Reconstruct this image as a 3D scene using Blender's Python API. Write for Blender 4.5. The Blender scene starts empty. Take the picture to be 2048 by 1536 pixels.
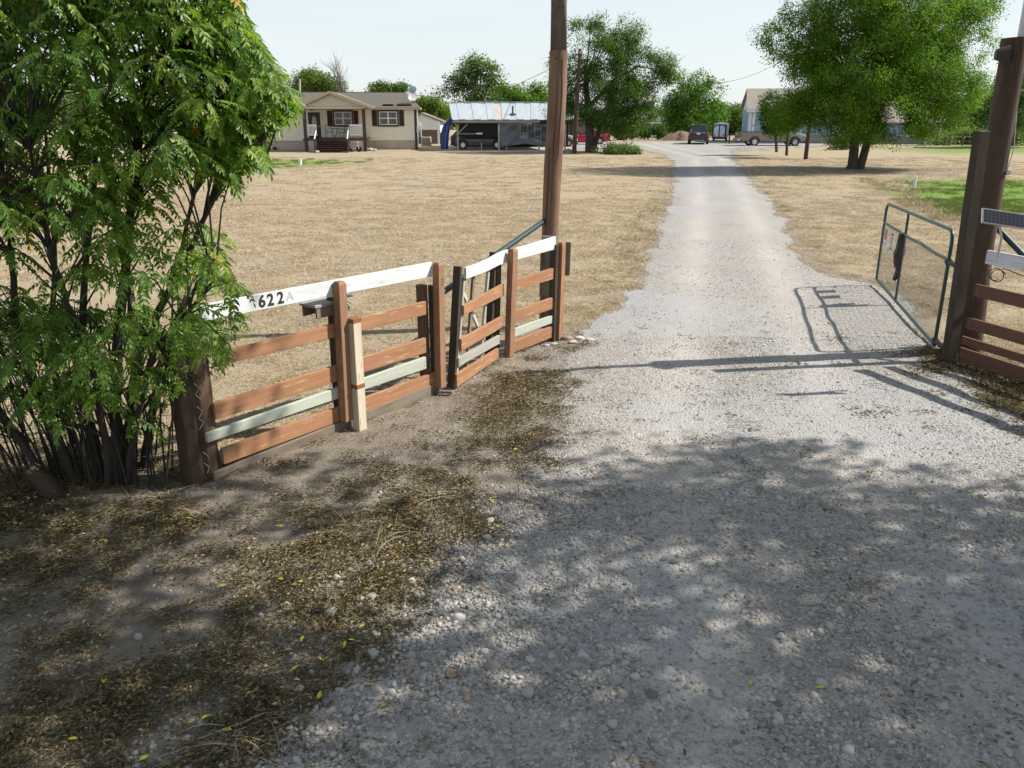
import bpy, bmesh, math, random
import numpy as np
from mathutils import Vector, Matrix, Euler
random.seed(7); rng = np.random.default_rng(11)
sc = bpy.context.scene
COL = sc.collection

# ---------------------------------------------------------------- camera, sky, sun, exposure
F, HY, CH = 1640.0, 222.0, 3.0                 # focal length (px of a 2048 wide frame), horizon row, camera height
PITCH = math.atan((768 - HY) / F)
cam = bpy.data.cameras.new('camera'); camo = bpy.data.objects.new('camera', cam); COL.objects.link(camo)
cam.sensor_width = 36.0; cam.lens = 36.0 * F / 2048.0; cam.clip_start = 0.05; cam.clip_end = 3000
camo.location = (0, 0, CH); camo.rotation_euler = (math.pi / 2 - PITCH, 0, 0)
sc.camera = camo
SUN_AZ, SUN_EL = math.radians(81.5), math.radians(43)
w = bpy.data.worlds.new('World'); sc.world = w; w.use_nodes = True
nt = w.node_tree
sky = nt.nodes.new('ShaderNodeTexSky'); sky.sky_type = 'NISHITA'; sky.sun_disc = False
sky.sun_elevation = SUN_EL; sky.sun_rotation = SUN_AZ
sky.air_density = 1.0; sky.dust_density = 0.6; sky.ozone_density = 1.0; sky.altitude = 150
hz = nt.nodes.new('ShaderNodeMix'); hz.data_type = 'RGBA'; hz.inputs[0].default_value = 0.62      # thin even high haze veiling the blue
hz.inputs[7].default_value = (6.75, 7.25, 7.5, 1)
wtc = nt.nodes.new('ShaderNodeTexCoord'); wsx = nt.nodes.new('ShaderNodeSeparateXYZ'); nt.links.new(wtc.outputs['Generated'], wsx.inputs[0])
wmr = nt.nodes.new('ShaderNodeMapRange'); wmr.inputs[1].default_value = 0.0; wmr.inputs[2].default_value = 0.75; wmr.inputs[3].default_value = 0.80; wmr.inputs[4].default_value = 0.30
nt.links.new(wsx.outputs[2], wmr.inputs[0])                               # haze thins out overhead
wmp = nt.nodes.new('ShaderNodeMapping'); wmp.inputs['Scale'].default_value = (1, 1, 6); nt.links.new(wtc.outputs['Generated'], wmp.inputs[0])
wno = nt.nodes.new('ShaderNodeTexNoise'); wno.inputs['Scale'].default_value = 2.2; wno.inputs['Detail'].default_value = 6; nt.links.new(wmp.outputs[0], wno.inputs['Vector'])
wad = nt.nodes.new('ShaderNodeMath'); wad.operation = 'MULTIPLY_ADD'; wad.inputs[1].default_value = 0.55; wad.use_clamp = True; nt.links.new(wno.outputs['Fac'], wad.inputs[0])
wsb = nt.nodes.new('ShaderNodeMath'); wsb.operation = 'SUBTRACT'; wsb.inputs[1].default_value = 0.27; nt.links.new(wmr.outputs[0], wsb.inputs[0]); nt.links.new(wsb.outputs[0], wad.inputs[2])
nt.links.new(wad.outputs[0], hz.inputs[0])
nt.links.new(sky.outputs[0], hz.inputs[6]); nt.links.new(hz.outputs[2], nt.nodes['Background'].inputs[0])
nt.nodes['Background'].inputs[1].default_value = 0.088
sl = bpy.data.lights.new('sun', 'SUN'); sl.energy = 5.0; sl.angle = math.radians(0.55); sl.color = (1.0, 0.95, 0.87)
so = bpy.data.objects.new('sun', sl); COL.objects.link(so)
SDIR = Vector((math.sin(SUN_AZ) * math.cos(SUN_EL), math.cos(SUN_AZ) * math.cos(SUN_EL), math.sin(SUN_EL)))
so.rotation_euler = (-SDIR).to_track_quat('-Z', 'Y').to_euler(); so.location = SDIR * 60
vs = sc.view_settings; vs.view_transform = 'Standard'; vs.look = 'None'; vs.gamma = 1; vs.exposure = 0.60; vs.use_curve_mapping = False
sc.cycles.max_bounces = 6; sc.cycles.transparent_max_bounces = 12; sc.cycles.use_denoising = True

# ---------------------------------------------------------------- pixel -> place helpers (survey of the site)
CP, SP = math.cos(PITCH), math.sin(PITCH)
def ray(px, py):
    return Vector((px - 1024, CP * F + SP * (768 - py), -SP * F + CP * (768 - py)))
def G(px, py, z=0.0):
    d = ray(px, py); t = (z - CH) / d.z; return Vector((d.x * t, d.y * t, z))
def S(px, py, Y):
    d = ray(px, py); t = Y / d.y; return Vector((d.x * t, Y, CH + d.z * t))
def onplane(px, py, p, n):
    d = ray(px, py); o = Vector((0, 0, CH)); t = (Vector(p) - o).dot(n) / d.dot(n); return o + d * t
def R(px0, py0, px1, py1, Y):
    pm, ym = (px0 + px1) / 2, (py0 + py1) / 2
    return S(px0, ym, Y).x, S(px1, ym, Y).x, S(pm, py1, Y).z, S(pm, py0, Y).z
def mpp(Y): return (Y * CP + 3 * SP) / F       # metres per photo pixel at that depth

# ---------------------------------------------------------------- mesh builder
class MB:
    def __init__(s): s.v = []; s.f = []; s.uv = []; s.m = []
    def add(s, vs, fs, uvs=None, m=0):
        b = len(s.v); s.v += [tuple(x) for x in vs]
        for i, f in enumerate(fs):
            s.f.append([b + k for k in f]); s.m.append(m)
            s.uv.append(uvs[i] if uvs else [(vs[k][0], vs[k][2]) for k in f])
        return s
    def hexa(s, p, L=1.0, W=.1, H=.1, m=0):    # p: 4 start corners, 4 end corners
        fs = [(0, 3, 2, 1), (4, 5, 6, 7), (0, 1, 5, 4), (1, 2, 6, 5), (2, 3, 7, 6), (3, 0, 4, 7)]
        o = random.random() * 3
        u = [[(0, o), (0, o + H), (W * .2, o + H), (W * .2, o)]] * 2
        for k, ww in enumerate((W, H, W, H)):
            o2 = o + k * .37; u = u + [[(0, o2), (0, o2 + ww), (L, o2 + ww), (L, o2)]]
        return s.add(p, fs, u, m)
    def bar(s, a, b, w, h, up=(0, 0, 1), m=0, h2=None, w2=None):
        a = Vector(a); b = Vector(b); d = (b - a); L = d.length; d.normalize()
        sd = d.cross(Vector(up))
        if sd.length < 1e-4: sd = d.cross(Vector((0, 1, 0)))
        sd.normalize(); u = sd.cross(d).normalized()
        h2 = h if h2 is None else h2; w2 = w if w2 is None else w2
        p = [a - sd * w / 2 - u * h / 2, a + sd * w / 2 - u * h / 2, a + sd * w / 2 + u * h / 2, a - sd * w / 2 + u * h / 2,
             b - sd * w2 / 2 - u * h2 / 2, b + sd * w2 / 2 - u * h2 / 2, b + sd * w2 / 2 + u * h2 / 2, b - sd * w2 / 2 + u * h2 / 2]
        return s.hexa(p, L, w, h, m)
    def box(s, x0, x1, y0, y1, z0, z1, m=0):
        p = [(x0, y0, z0), (x0, y1, z0), (x0, y1, z1), (x0, y0, z1), (x1, y0, z0), (x1, y1, z0), (x1, y1, z1), (x1, y0, z1)]
        fs = [(0, 3, 2, 1)[::-1], (4, 5, 6, 7)[::1], (0, 1, 5, 4)[::-1], (1, 2, 6, 5)[::-1], (2, 3, 7, 6)[::-1], (3, 0, 4, 7)[::-1]]
        fs = [(0, 3, 2, 1), (4, 5, 6, 7), (0, 1, 5, 4), (1, 2, 6, 5), (2, 3, 7, 6), (3, 0, 4, 7)]
        uv = []
        for f in fs:
            q = [p[k] for k in f]
            xs = max(c[0] for c in q) - min(c[0] for c in q); ys = max(c[1] for c in q) - min(c[1] for c in q)
            uv.append([(c[1], c[2]) if xs < 1e-6 else ((c[0], c[2]) if ys < 1e-6 else (c[0], c[1])) for c in q])
        return s.add(p, fs, uv, m)
    def pbox(s, px0, py0, px1, py1, Y, dep, m=0):
        x0, x1, z0, z1 = R(px0, py0, px1, py1, Y); return s.box(x0, x1, Y, Y + dep, z0, z1, m)
    def tube(s, pts, rad, n=8, caps=True, m=0, jitter=0):
        pts = [Vector(p) for p in pts]; k = len(pts)
        if not hasattr(rad, '__len__'): rad = [rad] * k
        vs = []; d0 = None; acc = 0; us = []
        for i, p in enumerate(pts):
            d = (pts[min(i + 1, k - 1)] - pts[max(i - 1, 0)]).normalized()
            if d0 is None:
                a = d.cross(Vector((0, 0, 1)));
                if a.length < .05: a = d.cross(Vector((0, 1, 0)))
                a.normalize()
            else:
                a = (a - d * a.dot(d)).normalized()
            d0 = d; b = d.cross(a)
            if i: acc += (p - pts[i - 1]).length
            us.append(acc)
            for j in range(n):
                t = 2 * math.pi * j / n; rr = rad[i] * (1 + jitter * (random.random() - .5))
                vs.append(p + a * math.cos(t) * rr + b * math.sin(t) * rr)
        fs = []; uv = []
        for i in range(k - 1):
            for j in range(n):
                j2 = (j + 1) % n
                fs.append((i * n + j, i * n + j2, (i + 1) * n + j2, (i + 1) * n + j))
                c0, c1 = j * 2 * math.pi * rad[0] / n, (j + 1) * 2 * math.pi * rad[0] / n
                uv.append([(us[i], c0), (us[i], c1), (us[i + 1], c1), (us[i + 1], c0)])
        if caps:
            fs.append(tuple(range(n))[::-1]); uv.append([(0, j * .02) for j in range(n)])
            fs.append(tuple((k - 1) * n + j for j in range(n))); uv.append([(0, j * .02) for j in range(n)])
        return s.add(vs, fs, uv, m)
    def prism(s, poly, off, m=0):
        n = len(poly); off = Vector(off); a = [Vector(p) for p in poly]; b = [p + off for p in a]
        fs = [tuple(range(n))[::-1], tuple(range(n, 2 * n))] + [(i, (i + 1) % n, n + (i + 1) % n, n + i) for i in range(n)]
        return s.add(a + b, fs, None, m)
    def disc(s, c, nrm, r, t, n=16, m=0, r2=None):
        c = Vector(c); nrm = Vector(nrm).normalized()
        return s.tube([c, c + nrm * t], [r, r if r2 is None else r2], n, True, m)
    def build(s, name, mat=None, parent=None, bevel=0, smooth=False, seg=1, autosmooth=None):
        me = bpy.data.meshes.new(name); me.from_pydata(s.v, [], s.f); 
        ul = me.uv_layers.new(name='UVMap')
        flat = [c for f in s.uv for q in f for c in q]
        if len(flat) == 2 * len(me.loops): ul.data.foreach_set('uv', flat)
        mats = mat if isinstance(mat, (list, tuple)) else [mat]
        for q in mats: me.materials.append(q)
        if len(mats) > 1: me.polygons.foreach_set('material_index', s.m)
        if smooth: me.polygons.foreach_set('use_smooth', [True] * len(me.polygons))
        bm = bmesh.new(); bm.from_mesh(me); bmesh.ops.recalc_face_normals(bm, faces=bm.faces); bm.to_mesh(me); bm.free()
        if smooth: me.set_sharp_from_angle(angle=math.radians(autosmooth or 50))
        o = bpy.data.objects.new(name, me); link(o, parent)
        if bevel:
            md = o.modifiers.new('bevel', 'BEVEL'); md.width = bevel; md.segments = seg; md.limit_method = 'ANGLE'; md.angle_limit = .6
        return o
def link(o, parent=None):
    COL.objects.link(o)
    if parent is not None:
        o.parent = parent; pm = Matrix.Translation(parent.location); q = parent.parent
        if 'xf' in parent: pass
        o.matrix_parent_inverse = worldm(parent).inverted()
    return o
def worldm(o):
    m = o.matrix_basis.copy()
    if o.parent is not None: m = worldm(o.parent) @ o.matrix_parent_inverse @ m
    return m
def tag(o, label, cat, group=None, kind=None):
    if label: o['label'] = label
    if cat: o['category'] = cat
    if group: o['group'] = group
    if kind: o['kind'] = kind
    return o
def thing(name, label, cat, loc=(0, 0, 0), group=None):
    o = bpy.data.objects.new(name, None); COL.objects.link(o); o.location = loc; o.empty_display_size = .2
    return tag(o, label, cat, group)
def copy_tree(root, parent=None):
    c = root.copy(); COL.objects.link(c)
    if parent is not None: c.parent = parent
    for ch in list(root.children): copy_tree(ch, c)
    return c
def fast_mesh(name, v, f, mat, col=None, parent=None, smooth=False, k=None):
    """numpy verts (N,3), faces (M,3|4), colour per vertex"""
    me = bpy.data.meshes.new(name); v = np.asarray(v, np.float32); f = np.asarray(f, np.int32)
    n, m, q = len(v), len(f), f.shape[1]
    me.vertices.add(n); me.vertices.foreach_set('co', v.ravel())
    me.loops.add(m * q); me.loops.foreach_set('vertex_index', f.ravel())
    me.polygons.add(m); me.polygons.foreach_set('loop_start', np.arange(0, m * q, q, dtype=np.int32))
    if smooth: me.polygons.foreach_set('use_smooth', np.ones(m, bool))
    me.update(calc_edges=True)
    if col is not None:
        a = me.color_attributes.new('col', 'FLOAT_COLOR', 'POINT'); c4 = np.ones((n, 4), np.float32); c4[:, :3] = col
        a.data.foreach_set('color', c4.ravel())
    me.materials.append(mat)
    o = bpy.data.objects.new(name, me)
    if parent is not False: link(o, parent)
    return o

# ---------------------------------------------------------------- materials
def nn(t, kind, **kw):
    n = t.nodes.new(kind)
    for k, v in kw.items(): setattr(n, k, v)
    return n
def ramp(t, src, stops):
    r = t.nodes.new('ShaderNodeValToRGB'); e = r.color_ramp.elements
    while len(e) < len(stops): e.new(.5)
    for q, (p, c) in zip(e, stops): q.position = p; q.color = (*c, 1) if len(c) == 3 else c
    t.links.new(src, r.inputs[0]); return r.outputs[0]
def mixc(t, fac, a, b, mode='MIX'):
    m = t.nodes.new('ShaderNodeMix'); m.data_type = 'RGBA'; m.blend_type = mode
    for sock, val in ((m.inputs[0], fac), (m.inputs[6], a), (m.inputs[7], b)):
        if hasattr(val, 'is_linked'): t.links.new(val, sock)
        elif isinstance(val, (int, float)): sock.default_value = val
        else: sock.default_value = (*val, 1)
    return m.outputs[2]
def newmat(name):
    m = bpy.data.materials.new(name); m.use_nodes = True; t = m.node_tree
    return m, t, t.nodes['Principled BSDF']
def noise(t, vec, scale, detail=5, rough=.55, w=None, dist=0):
    n = t.nodes.new('ShaderNodeTexNoise'); n.inputs['Scale'].default_value = scale; n.inputs['Detail'].default_value = detail
    n.inputs['Roughness'].default_value = rough; n.inputs['Distortion'].default_value = dist
    if w is not None: n.noise_dimensions = '4D'; t.links.new(w, n.inputs['W'])
    if vec is not None: t.links.new(vec, n.inputs['Vector'])
    return n.outputs['Fac']
def mapping(t, src, scale):
    m = t.nodes.new('ShaderNodeMapping'); m.inputs['Scale'].default_value = scale; t.links.new(src, m.inputs['Vector']); return m.outputs[0]
def bumpn(t, h, strength, dist, b):
    n = t.nodes.new('ShaderNodeBump'); n.inputs['Strength'].default_value = strength; n.inputs['Distance'].default_value = dist
    t.links.new(h, n.inputs['Height']); t.links.new(n.outputs[0], b.inputs['Normal'])
def randw(t, k=40):
    oi = t.nodes.new('ShaderNodeObjectInfo'); m = t.nodes.new('ShaderNodeMath'); m.operation = 'MULTIPLY'; m.inputs[1].default_value = k
    t.links.new(oi.outputs['Random'], m.inputs[0]); return m.outputs[0]
def plain(name, c1, c2=None, scale=6, rough=.7, bump=0, metal=0, spec=.5, stretch=(1, 1, 1), coord='Object', detail=4, coat=0):
    m, t, b = newmat(name); tc = t.nodes.new('ShaderNodeTexCoord'); v = mapping(t, tc.outputs[coord], stretch)
    c2 = c2 or tuple(x * .8 for x in c1)
    n = noise(t, v, scale, detail, .6, randw(t))
    t.links.new(ramp(t, n, [(.3, c1), (.72, c2)]), b.inputs['Base Color'])
    b.inputs['Roughness'].default_value = rough; b.inputs['Metallic'].default_value = metal; b.inputs['Specular IOR Level'].default_value = spec
    if coat: b.inputs['Coat Weight'].default_value = coat; b.inputs['Coat Roughness'].default_value = .08
    if bump: bumpn(t, noise(t, v, scale * 3, 3), bump, .01, b)
    return m
def wood(name, c1, c2, c3=None, fine=55, rough=.75, bump=.35, wear=.0, wearc=(.4, .38, .34), knots=True):
    """painted, stained or raw boards: grain runs along U"""
    m, t, b = newmat(name); uv = t.nodes.new('ShaderNodeUVMap').outputs[0]; rw = randw(t, 60)
    g = noise(t, mapping(t, uv, (1.3, fine * .6, 1)), 1.0, 6, .7, rw, .5)
    base = ramp(t, g, [(.28, tuple(x * 1.16 for x in c1)), (.5, tuple((a + q) / 2 for a, q in zip(c1, c2))), (.70, tuple(x * .72 for x in c2))])
    bl = noise(t, mapping(t, uv, (1.4, 3, 1)), 1.3, 4, .6, rw)
    base = mixc(t, ramp(t, bl, [(.35, (0, 0, 0)), (.75, (1, 1, 1))]), base, c3 or tuple(x * .72 for x in c1))
    if knots:
        vo = t.nodes.new('ShaderNodeTexVoronoi'); vo.inputs['Scale'].default_value = 1.0; vo.voronoi_dimensions = '4D'
        t.links.new(mapping(t, uv, (1.7, 7, 1)), vo.inputs['Vector']); t.links.new(rw, vo.inputs['W'])
        base = mixc(t, ramp(t, vo.outputs['Distance'], [(.03, (.8, .8, .8)), (.11, (0, 0, 0))]), base, tuple(x * .45 for x in c1))
    if wear:
        wn = noise(t, mapping(t, uv, (3, 30, 1)), 1.5, 6, .7, rw)
        base = mixc(t, ramp(t, wn, [(.62 - wear * .3, (0, 0, 0)), (.68 - wear * .25, (1, 1, 1))]), base, wearc)
    t.links.new(base, b.inputs['Base Color']); b.inputs['Roughness'].default_value = rough; b.inputs['Specular IOR Level'].default_value = .3
    bumpn(t, g, bump, .006, b)
    return m
def leafmat(name, rough=.45, trans=.35, spec=.4, gain=1.0, tcol=(1.25, 1.5, .5)):
    m, t, b = newmat(name); a = t.nodes.new('ShaderNodeAttribute'); a.attribute_name = 'col'
    g = mixc(t, 1.0, a.outputs['Color'], (gain, gain, gain), 'MULTIPLY')
    t.links.new(g, b.inputs['Base Color']); b.inputs['Roughness'].default_value = rough; b.inputs['Specular IOR Level'].default_value = spec
    tr = t.nodes.new('ShaderNodeBsdfTranslucent'); t.links.new(mixc(t, 1.0, g, tcol, 'MULTIPLY'), tr.inputs[0])
    mx = t.nodes.new('ShaderNodeMixShader'); mx.inputs[0].default_value = trans
    t.links.new(b.outputs[0], mx.inputs[1]); t.links.new(tr.outputs[0], mx.inputs[2])
    t.links.new(mx.outputs[0], t.nodes['Material Output'].inputs[0]); return m
def glassy(name, c=(.02, .025, .03), rough=.06):
    m, t, b = newmat(name); b.inputs['Base Color'].default_value = (*c, 1); b.inputs['Roughness'].default_value = rough
    b.inputs['Specular IOR Level'].default_value = .8; return m
def carpaint(name, c, metal=.3):
    m, t, b = newmat(name); tc = t.nodes.new('ShaderNodeTexCoord')
    n = noise(t, tc.outputs['Object'], 3, 4)
    t.links.new(ramp(t, n, [(.3, c), (.8, tuple(x * .85 + .01 for x in c))]), b.inputs['Base Color'])
    b.inputs['Metallic'].default_value = metal; b.inputs['Roughness'].default_value = .35; b.inputs['Coat Weight'].default_value = .6
    b.inputs['Coat Roughness'].default_value = .06; return m

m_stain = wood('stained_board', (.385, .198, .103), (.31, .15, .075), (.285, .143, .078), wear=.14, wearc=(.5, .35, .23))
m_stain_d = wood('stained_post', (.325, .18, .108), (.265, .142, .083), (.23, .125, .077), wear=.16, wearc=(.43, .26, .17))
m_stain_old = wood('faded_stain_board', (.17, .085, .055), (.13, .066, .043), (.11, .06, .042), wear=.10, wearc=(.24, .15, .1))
m_white = wood('white_painted_board', (.63, .645, .65), (.62, .635, .64), (.56, .575, .59), wear=.16, wearc=(.42, .40, .37), knots=False, bump=.2)
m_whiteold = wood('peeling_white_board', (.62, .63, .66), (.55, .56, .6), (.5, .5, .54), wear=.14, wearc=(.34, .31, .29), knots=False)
m_green_lumber = wood('treated_lumber', (.46, .49, .42), (.35, .385, .315), (.42, .43, .36), fine=26, bump=.5)
m_grey_wood = wood('weathered_board', (.19, .145, .105), (.085, .065, .05), (.24, .20, .155), fine=45, bump=.7)
m_grey_light = wood('silvered_board', (.40, .37, .33), (.28, .26, .23), (.33, .31, .28), fine=45, bump=.5)
m_cream_wood = wood('cream_painted_post', (.58, .52, .40), (.52, .46, .35), (.50, .44, .33), wear=.10, wearc=(.34, .17, .07), knots=False)
m_rust = plain('rusty_strap', (.28, .11, .03), (.16, .06, .02), 30, .8, .3)
m_tie = wood('old_tie_timber', (.05, .033, .023), (.018, .012, .009), (.075, .05, .033), fine=30, bump=1.0)
m_tie_b = wood('split_tie_timber', (.12, .068, .042), (.045, .027, .018), (.15, .096, .064), fine=24, bump=1.0)
m_pole = wood('timber_pole', (.185, .10, .065), (.085, .045, .03), (.24, .145, .095), fine=26, bump=.9, wear=.05, wearc=(.27, .16, .1))
m_pole_top = wood('grey_pole_wood', (.12, .09, .07), (.05, .038, .03), (.16, .13, .105), fine=30, bump=.9)
m_pole_dark = wood('dark_pole_wood', (.066, .042, .029), (.03, .019, .013), (.088, .06, .042), fine=26, bump=.9, wear=.05, wearc=(.16, .1, .07))
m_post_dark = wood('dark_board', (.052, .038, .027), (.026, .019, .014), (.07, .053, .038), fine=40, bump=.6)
m_gatepaint = plain('gate_green_paint', (.008, .042, .038), (.014, .060, .054), 20, .35, .05, spec=.5)
m_brace = plain('brace_green_paint', (.008, .032, .03), (.012, .042, .038), 20, .45)
m_galv = plain('galvanised_steel', (.45, .46, .47), (.34, .35, .36), 30, .4, 0, .8)
m_wire = plain('fence_wire', (.42, .40, .35), (.30, .25, .2), 30, .5, 0, .3)
m_blackrub = plain('black_rubber', (.012, .012, .013), (.02, .02, .02), 20, .75)
m_blackp = plain('black_plastic', (.015, .014, .014), (.03, .028, .026), 20, .6, .3)
m_chrome = plain('bright_metal', (.7, .7, .72), (.55, .55, .57), 10, .25, 0, .9)
m_whitep = plain('white_plastic', (.75, .75, .74), (.66, .66, .66), 8, .5)
m_glass = glassy('dark_glass'); m_glass_l = glassy('pale_glass', (.30, .33, .36), .15)
m_tailred = plain('tail_lamp_red', (.45, .015, .015), (.3, .01, .01), 10, .2)
m_lamp = plain('lamp_lens', (.75, .76, .78), (.6, .62, .64), 10, .15)
m_bark = plain('tree_bark', (.085, .068, .052), (.04, .032, .026), 9, .9, .9, stretch=(1, 1, .25))
m_bark_l = plain('pale_bark', (.19, .17, .15), (.09, .08, .07), 7, .9, .8, stretch=(1, 1, .25))
m_stem = plain('shrub_stem_bark', (.05, .04, .03), (.022, .018, .014), 14, .85, .6, stretch=(1, 1, .3))
m_leaf = leafmat('leaf_green', .6, .38, .15); m_leaf_near = leafmat('glossy_leaf', .42, .42, .4); m_leaf_far = leafmat('far_leaf', .6, .3, .2)
m_drygrass = leafmat('dry_grass', .8, .25, .1, 1.0, (1, 1, 1)); m_litter = leafmat('dry_leaf', .7, .2, .2, 1.0, (1, .9, .7))
m_yellowleaf = plain('yellow_leaf', (.55, .50, .06), (.42, .40, .04), 40, .5)
m_concrete = plain('concrete', (.42, .40, .37), (.34, .32, .3), 3, .9, .2)

# ---------------------------------------------------------------- ground shape and zones
def vnoise(x, y, s, seed=0):
    """value noise on arrays"""
    x = np.asarray(x) / s + seed * 17.3; y = np.asarray(y) / s + seed * 9.1
    xi = np.floor(x).astype(np.int64); yi = np.floor(y).astype(np.int64); fx = x - xi; fy = y - yi
    fx = fx * fx * (3 - 2 * fx); fy = fy * fy * (3 - 2 * fy)
    def h(a, b):
        n = (a * 374761393 + b * 668265263 + seed * 1442695041) & 0xffffffff
        n = ((n ^ (n >> 13)) * 1274126177) & 0xffffffff
        return ((n ^ (n >> 16)) & 0xffff) / 65535.0
    return (h(xi, yi) * (1 - fx) + h(xi + 1, yi) * fx) * (1 - fy) + (h(xi, yi + 1) * (1 - fx) + h(xi + 1, yi + 1) * fx) * fy
def gz(x, y):
    x = np.asarray(x, float); y = np.asarray(y, float)
    z = (vnoise(x, y, 1.1, 1) - .5) * .035 + (vnoise(x, y, .33, 2) - .5) * .016
    return z * np.clip(1.3 - np.abs(y - 8) / 45, .25, 1)
def sdpoly(x, y, poly):
    """signed distance, negative inside"""
    x = np.asarray(x, float); y = np.asarray(y, float); P = np.array(poly, float); n = len(P)
    d = np.full(x.shape, 1e9); ins = np.zeros(x.shape, bool)
    for i in range(n):
        ax, ay = P[i]; bx, by = P[(i + 1) % n]; ex, ey = bx - ax, by - ay
        t = np.clip(((x - ax) * ex + (y - ay) * ey) / (ex * ex + ey * ey + 1e-12), 0, 1)
        d = np.minimum(d, np.hypot(x - ax - t * ex, y - ay - t * ey))
        c = ((ay > y) != (by > y)) & (x < (bx - ax) * (y - ay) / (by - ay + 1e-12) + ax); ins ^= c
    return np.where(ins, -d, d)
def gp(lst): return [tuple(G(*p))[:2] for p in lst]
DRIVE = ([(-2.6, -6), (-1.75, 1.8)] + gp([(480, 1536), (590, 1390), (700, 1290), (830, 1150), (930, 1060), (1040, 960), (1085, 890), (1115, 820),
         (1140, 760), (1150, 700), (1175, 650), (1235, 622), (1290, 565), (1300, 510), (1322, 450), (1340, 400), (1352, 350), (1350, 325), (1325, 309),
         (1290, 301), (1225, 297.5), (1130, 296.5), (1100, 296), (1100, 288), (1180, 286), (1390, 283.5), (1480, 281), (1660, 284), (1655, 293),
         (1560, 296), (1500, 296), (1462, 304), (1466, 320), (1482, 340), (1512, 375), (1545, 405), (1565, 440), (1578, 480), (1600, 530), (1650, 552),
         (1755, 566), (1800, 605), (1900, 728), (2090, 850)]) + [(6.0, 4), (6.5, -6)])
def drive_sd(x, y): 
    y_ = np.asarray(y); amp = np.clip(.22 + (y_ - 5) * .005, .2, .42)
    return sdpoly(x, y, DRIVE) + (vnoise(x, y, .55, 5) - .5) * amp * 1.4 + (vnoise(x, y, .16, 6) - .5) * .18
FENCE_A, FENCE_B = G(425, 968), G(868, 786)
DIRT = gp([(1230, 655), (1290, 740), (1300, 830), (1230, 1000), (1100, 1170), (960, 1320), (780, 1560)]) + [(0, -5), (-9, -5), (-9, 5.2), (-4.4, 6.0), (-2.6, 6.9), (-.9, 9.3), (.45, 11.5)]
GREENS = [(gp([(345, 322), (560, 317), (745, 320), (740, 328), (560, 335), (380, 332)]), .75), (gp([(1795, 363), (2300, 350), (2300, 418), (2040, 440), (1905, 432), (1850, 402)]), 1.0),
          (gp([(1740, 296), (1960, 290), (2150, 296), (2150, 308), (1800, 304)]), .8)]
WEEDS = gp([(1735, 360), (1810, 362), (1860, 405), (1960, 425), (2000, 445), (1890, 440), (1800, 400)])
def axis(lo, hi, fine_lo, fine_hi, step, grow=1.09, start=None):
    a = list(np.arange(fine_lo, fine_hi + 1e-6, step)); s = step
    while a[-1] < hi: s *= grow; a.append(a[-1] + s)
    s = step; b = []; x = fine_lo
    while x > lo: s *= grow; x -= s; b.append(x)
    return np.array(b[::-1] + a)

def ground_material():
    m, t, b = newmat('ground_cover'); tc = t.nodes.new('ShaderNodeTexCoord'); v = tc.outputs['Object']
    at_ = t.nodes.new('ShaderNodeAttribute'); at_.attribute_name = 'col'
    sep = t.nodes.new('ShaderNodeSeparateColor'); t.links.new(at_.outputs['Color'], sep.inputs[0])
    n1 = noise(t, v, 9.0, 8, .72); n2 = noise(t, v, .55, 6, .6); n3 = noise(t, v, 42, 4, .7)
    n4 = noise(t, mapping(t, v, (.12, .5, 1)), 1.0, 5, .6)
    dry = ramp(t, n1, [(.3, (.21, .163, .108)), (.5, (.36, .292, .206)), (.72, (.47, .395, .29))])
    dry = mixc(t, ramp(t, n2, [(.38, (0, 0, 0)), (.66, (.75, .75, .75))]), dry, (.30, .238, .16))
    dry = mixc(t, ramp(t, n4, [(.42, (0, 0, 0)), (.64, (.6, .6, .6))]), dry, (.36, .285, .17))
    dirt = ramp(t, n1, [(.3, (.16, .135, .107)), (.55, (.26, .225, .186)), (.75, (.35, .31, .265))])
    dirt = mixc(t, ramp(t, n3, [(.58, (0, 0, 0)), (.70, (1, 1, 1))]), dirt, (.40, .365, .32)); dirt = mixc(t, ramp(t, noise(t, v, 70, 3, .7), [(.34, (.6, .6, .6)), (.43, (0, 0, 0))]), dirt, (.13, .105, .08))
    dirt = mixc(t, ramp(t, n2, [(.45, (0, 0, 0)), (.62, (.6, .6, .6))]), dirt, (.19, .158, .122))
    green = ramp(t, n1, [(.3, (.08, .15, .024)), (.6, (.16, .27, .045)), (.8, (.24, .32, .08))])
    weed = ramp(t, n1, [(.3, (.07, .085, .025)), (.6, (.17, .17, .06)), (.8, (.30, .25, .13))])
    c = mixc(t, sep.outputs[1], dry, green); c = mixc(t, sep.outputs[2], c, weed); c = mixc(t, sep.outputs[0], c, dirt)
    t.links.new(c, b.inputs['Base Color']); b.inputs['Roughness'].default_value = .95; b.inputs['Specular IOR Level'].default_value = .1
    h = nn(t, 'ShaderNodeMath', operation='ADD'); t.links.new(n1, h.inputs[0]); t.links.new(n3, h.inputs[1])
    bumpn(t, h.outputs[0], .8, .03, b); return m
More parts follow.
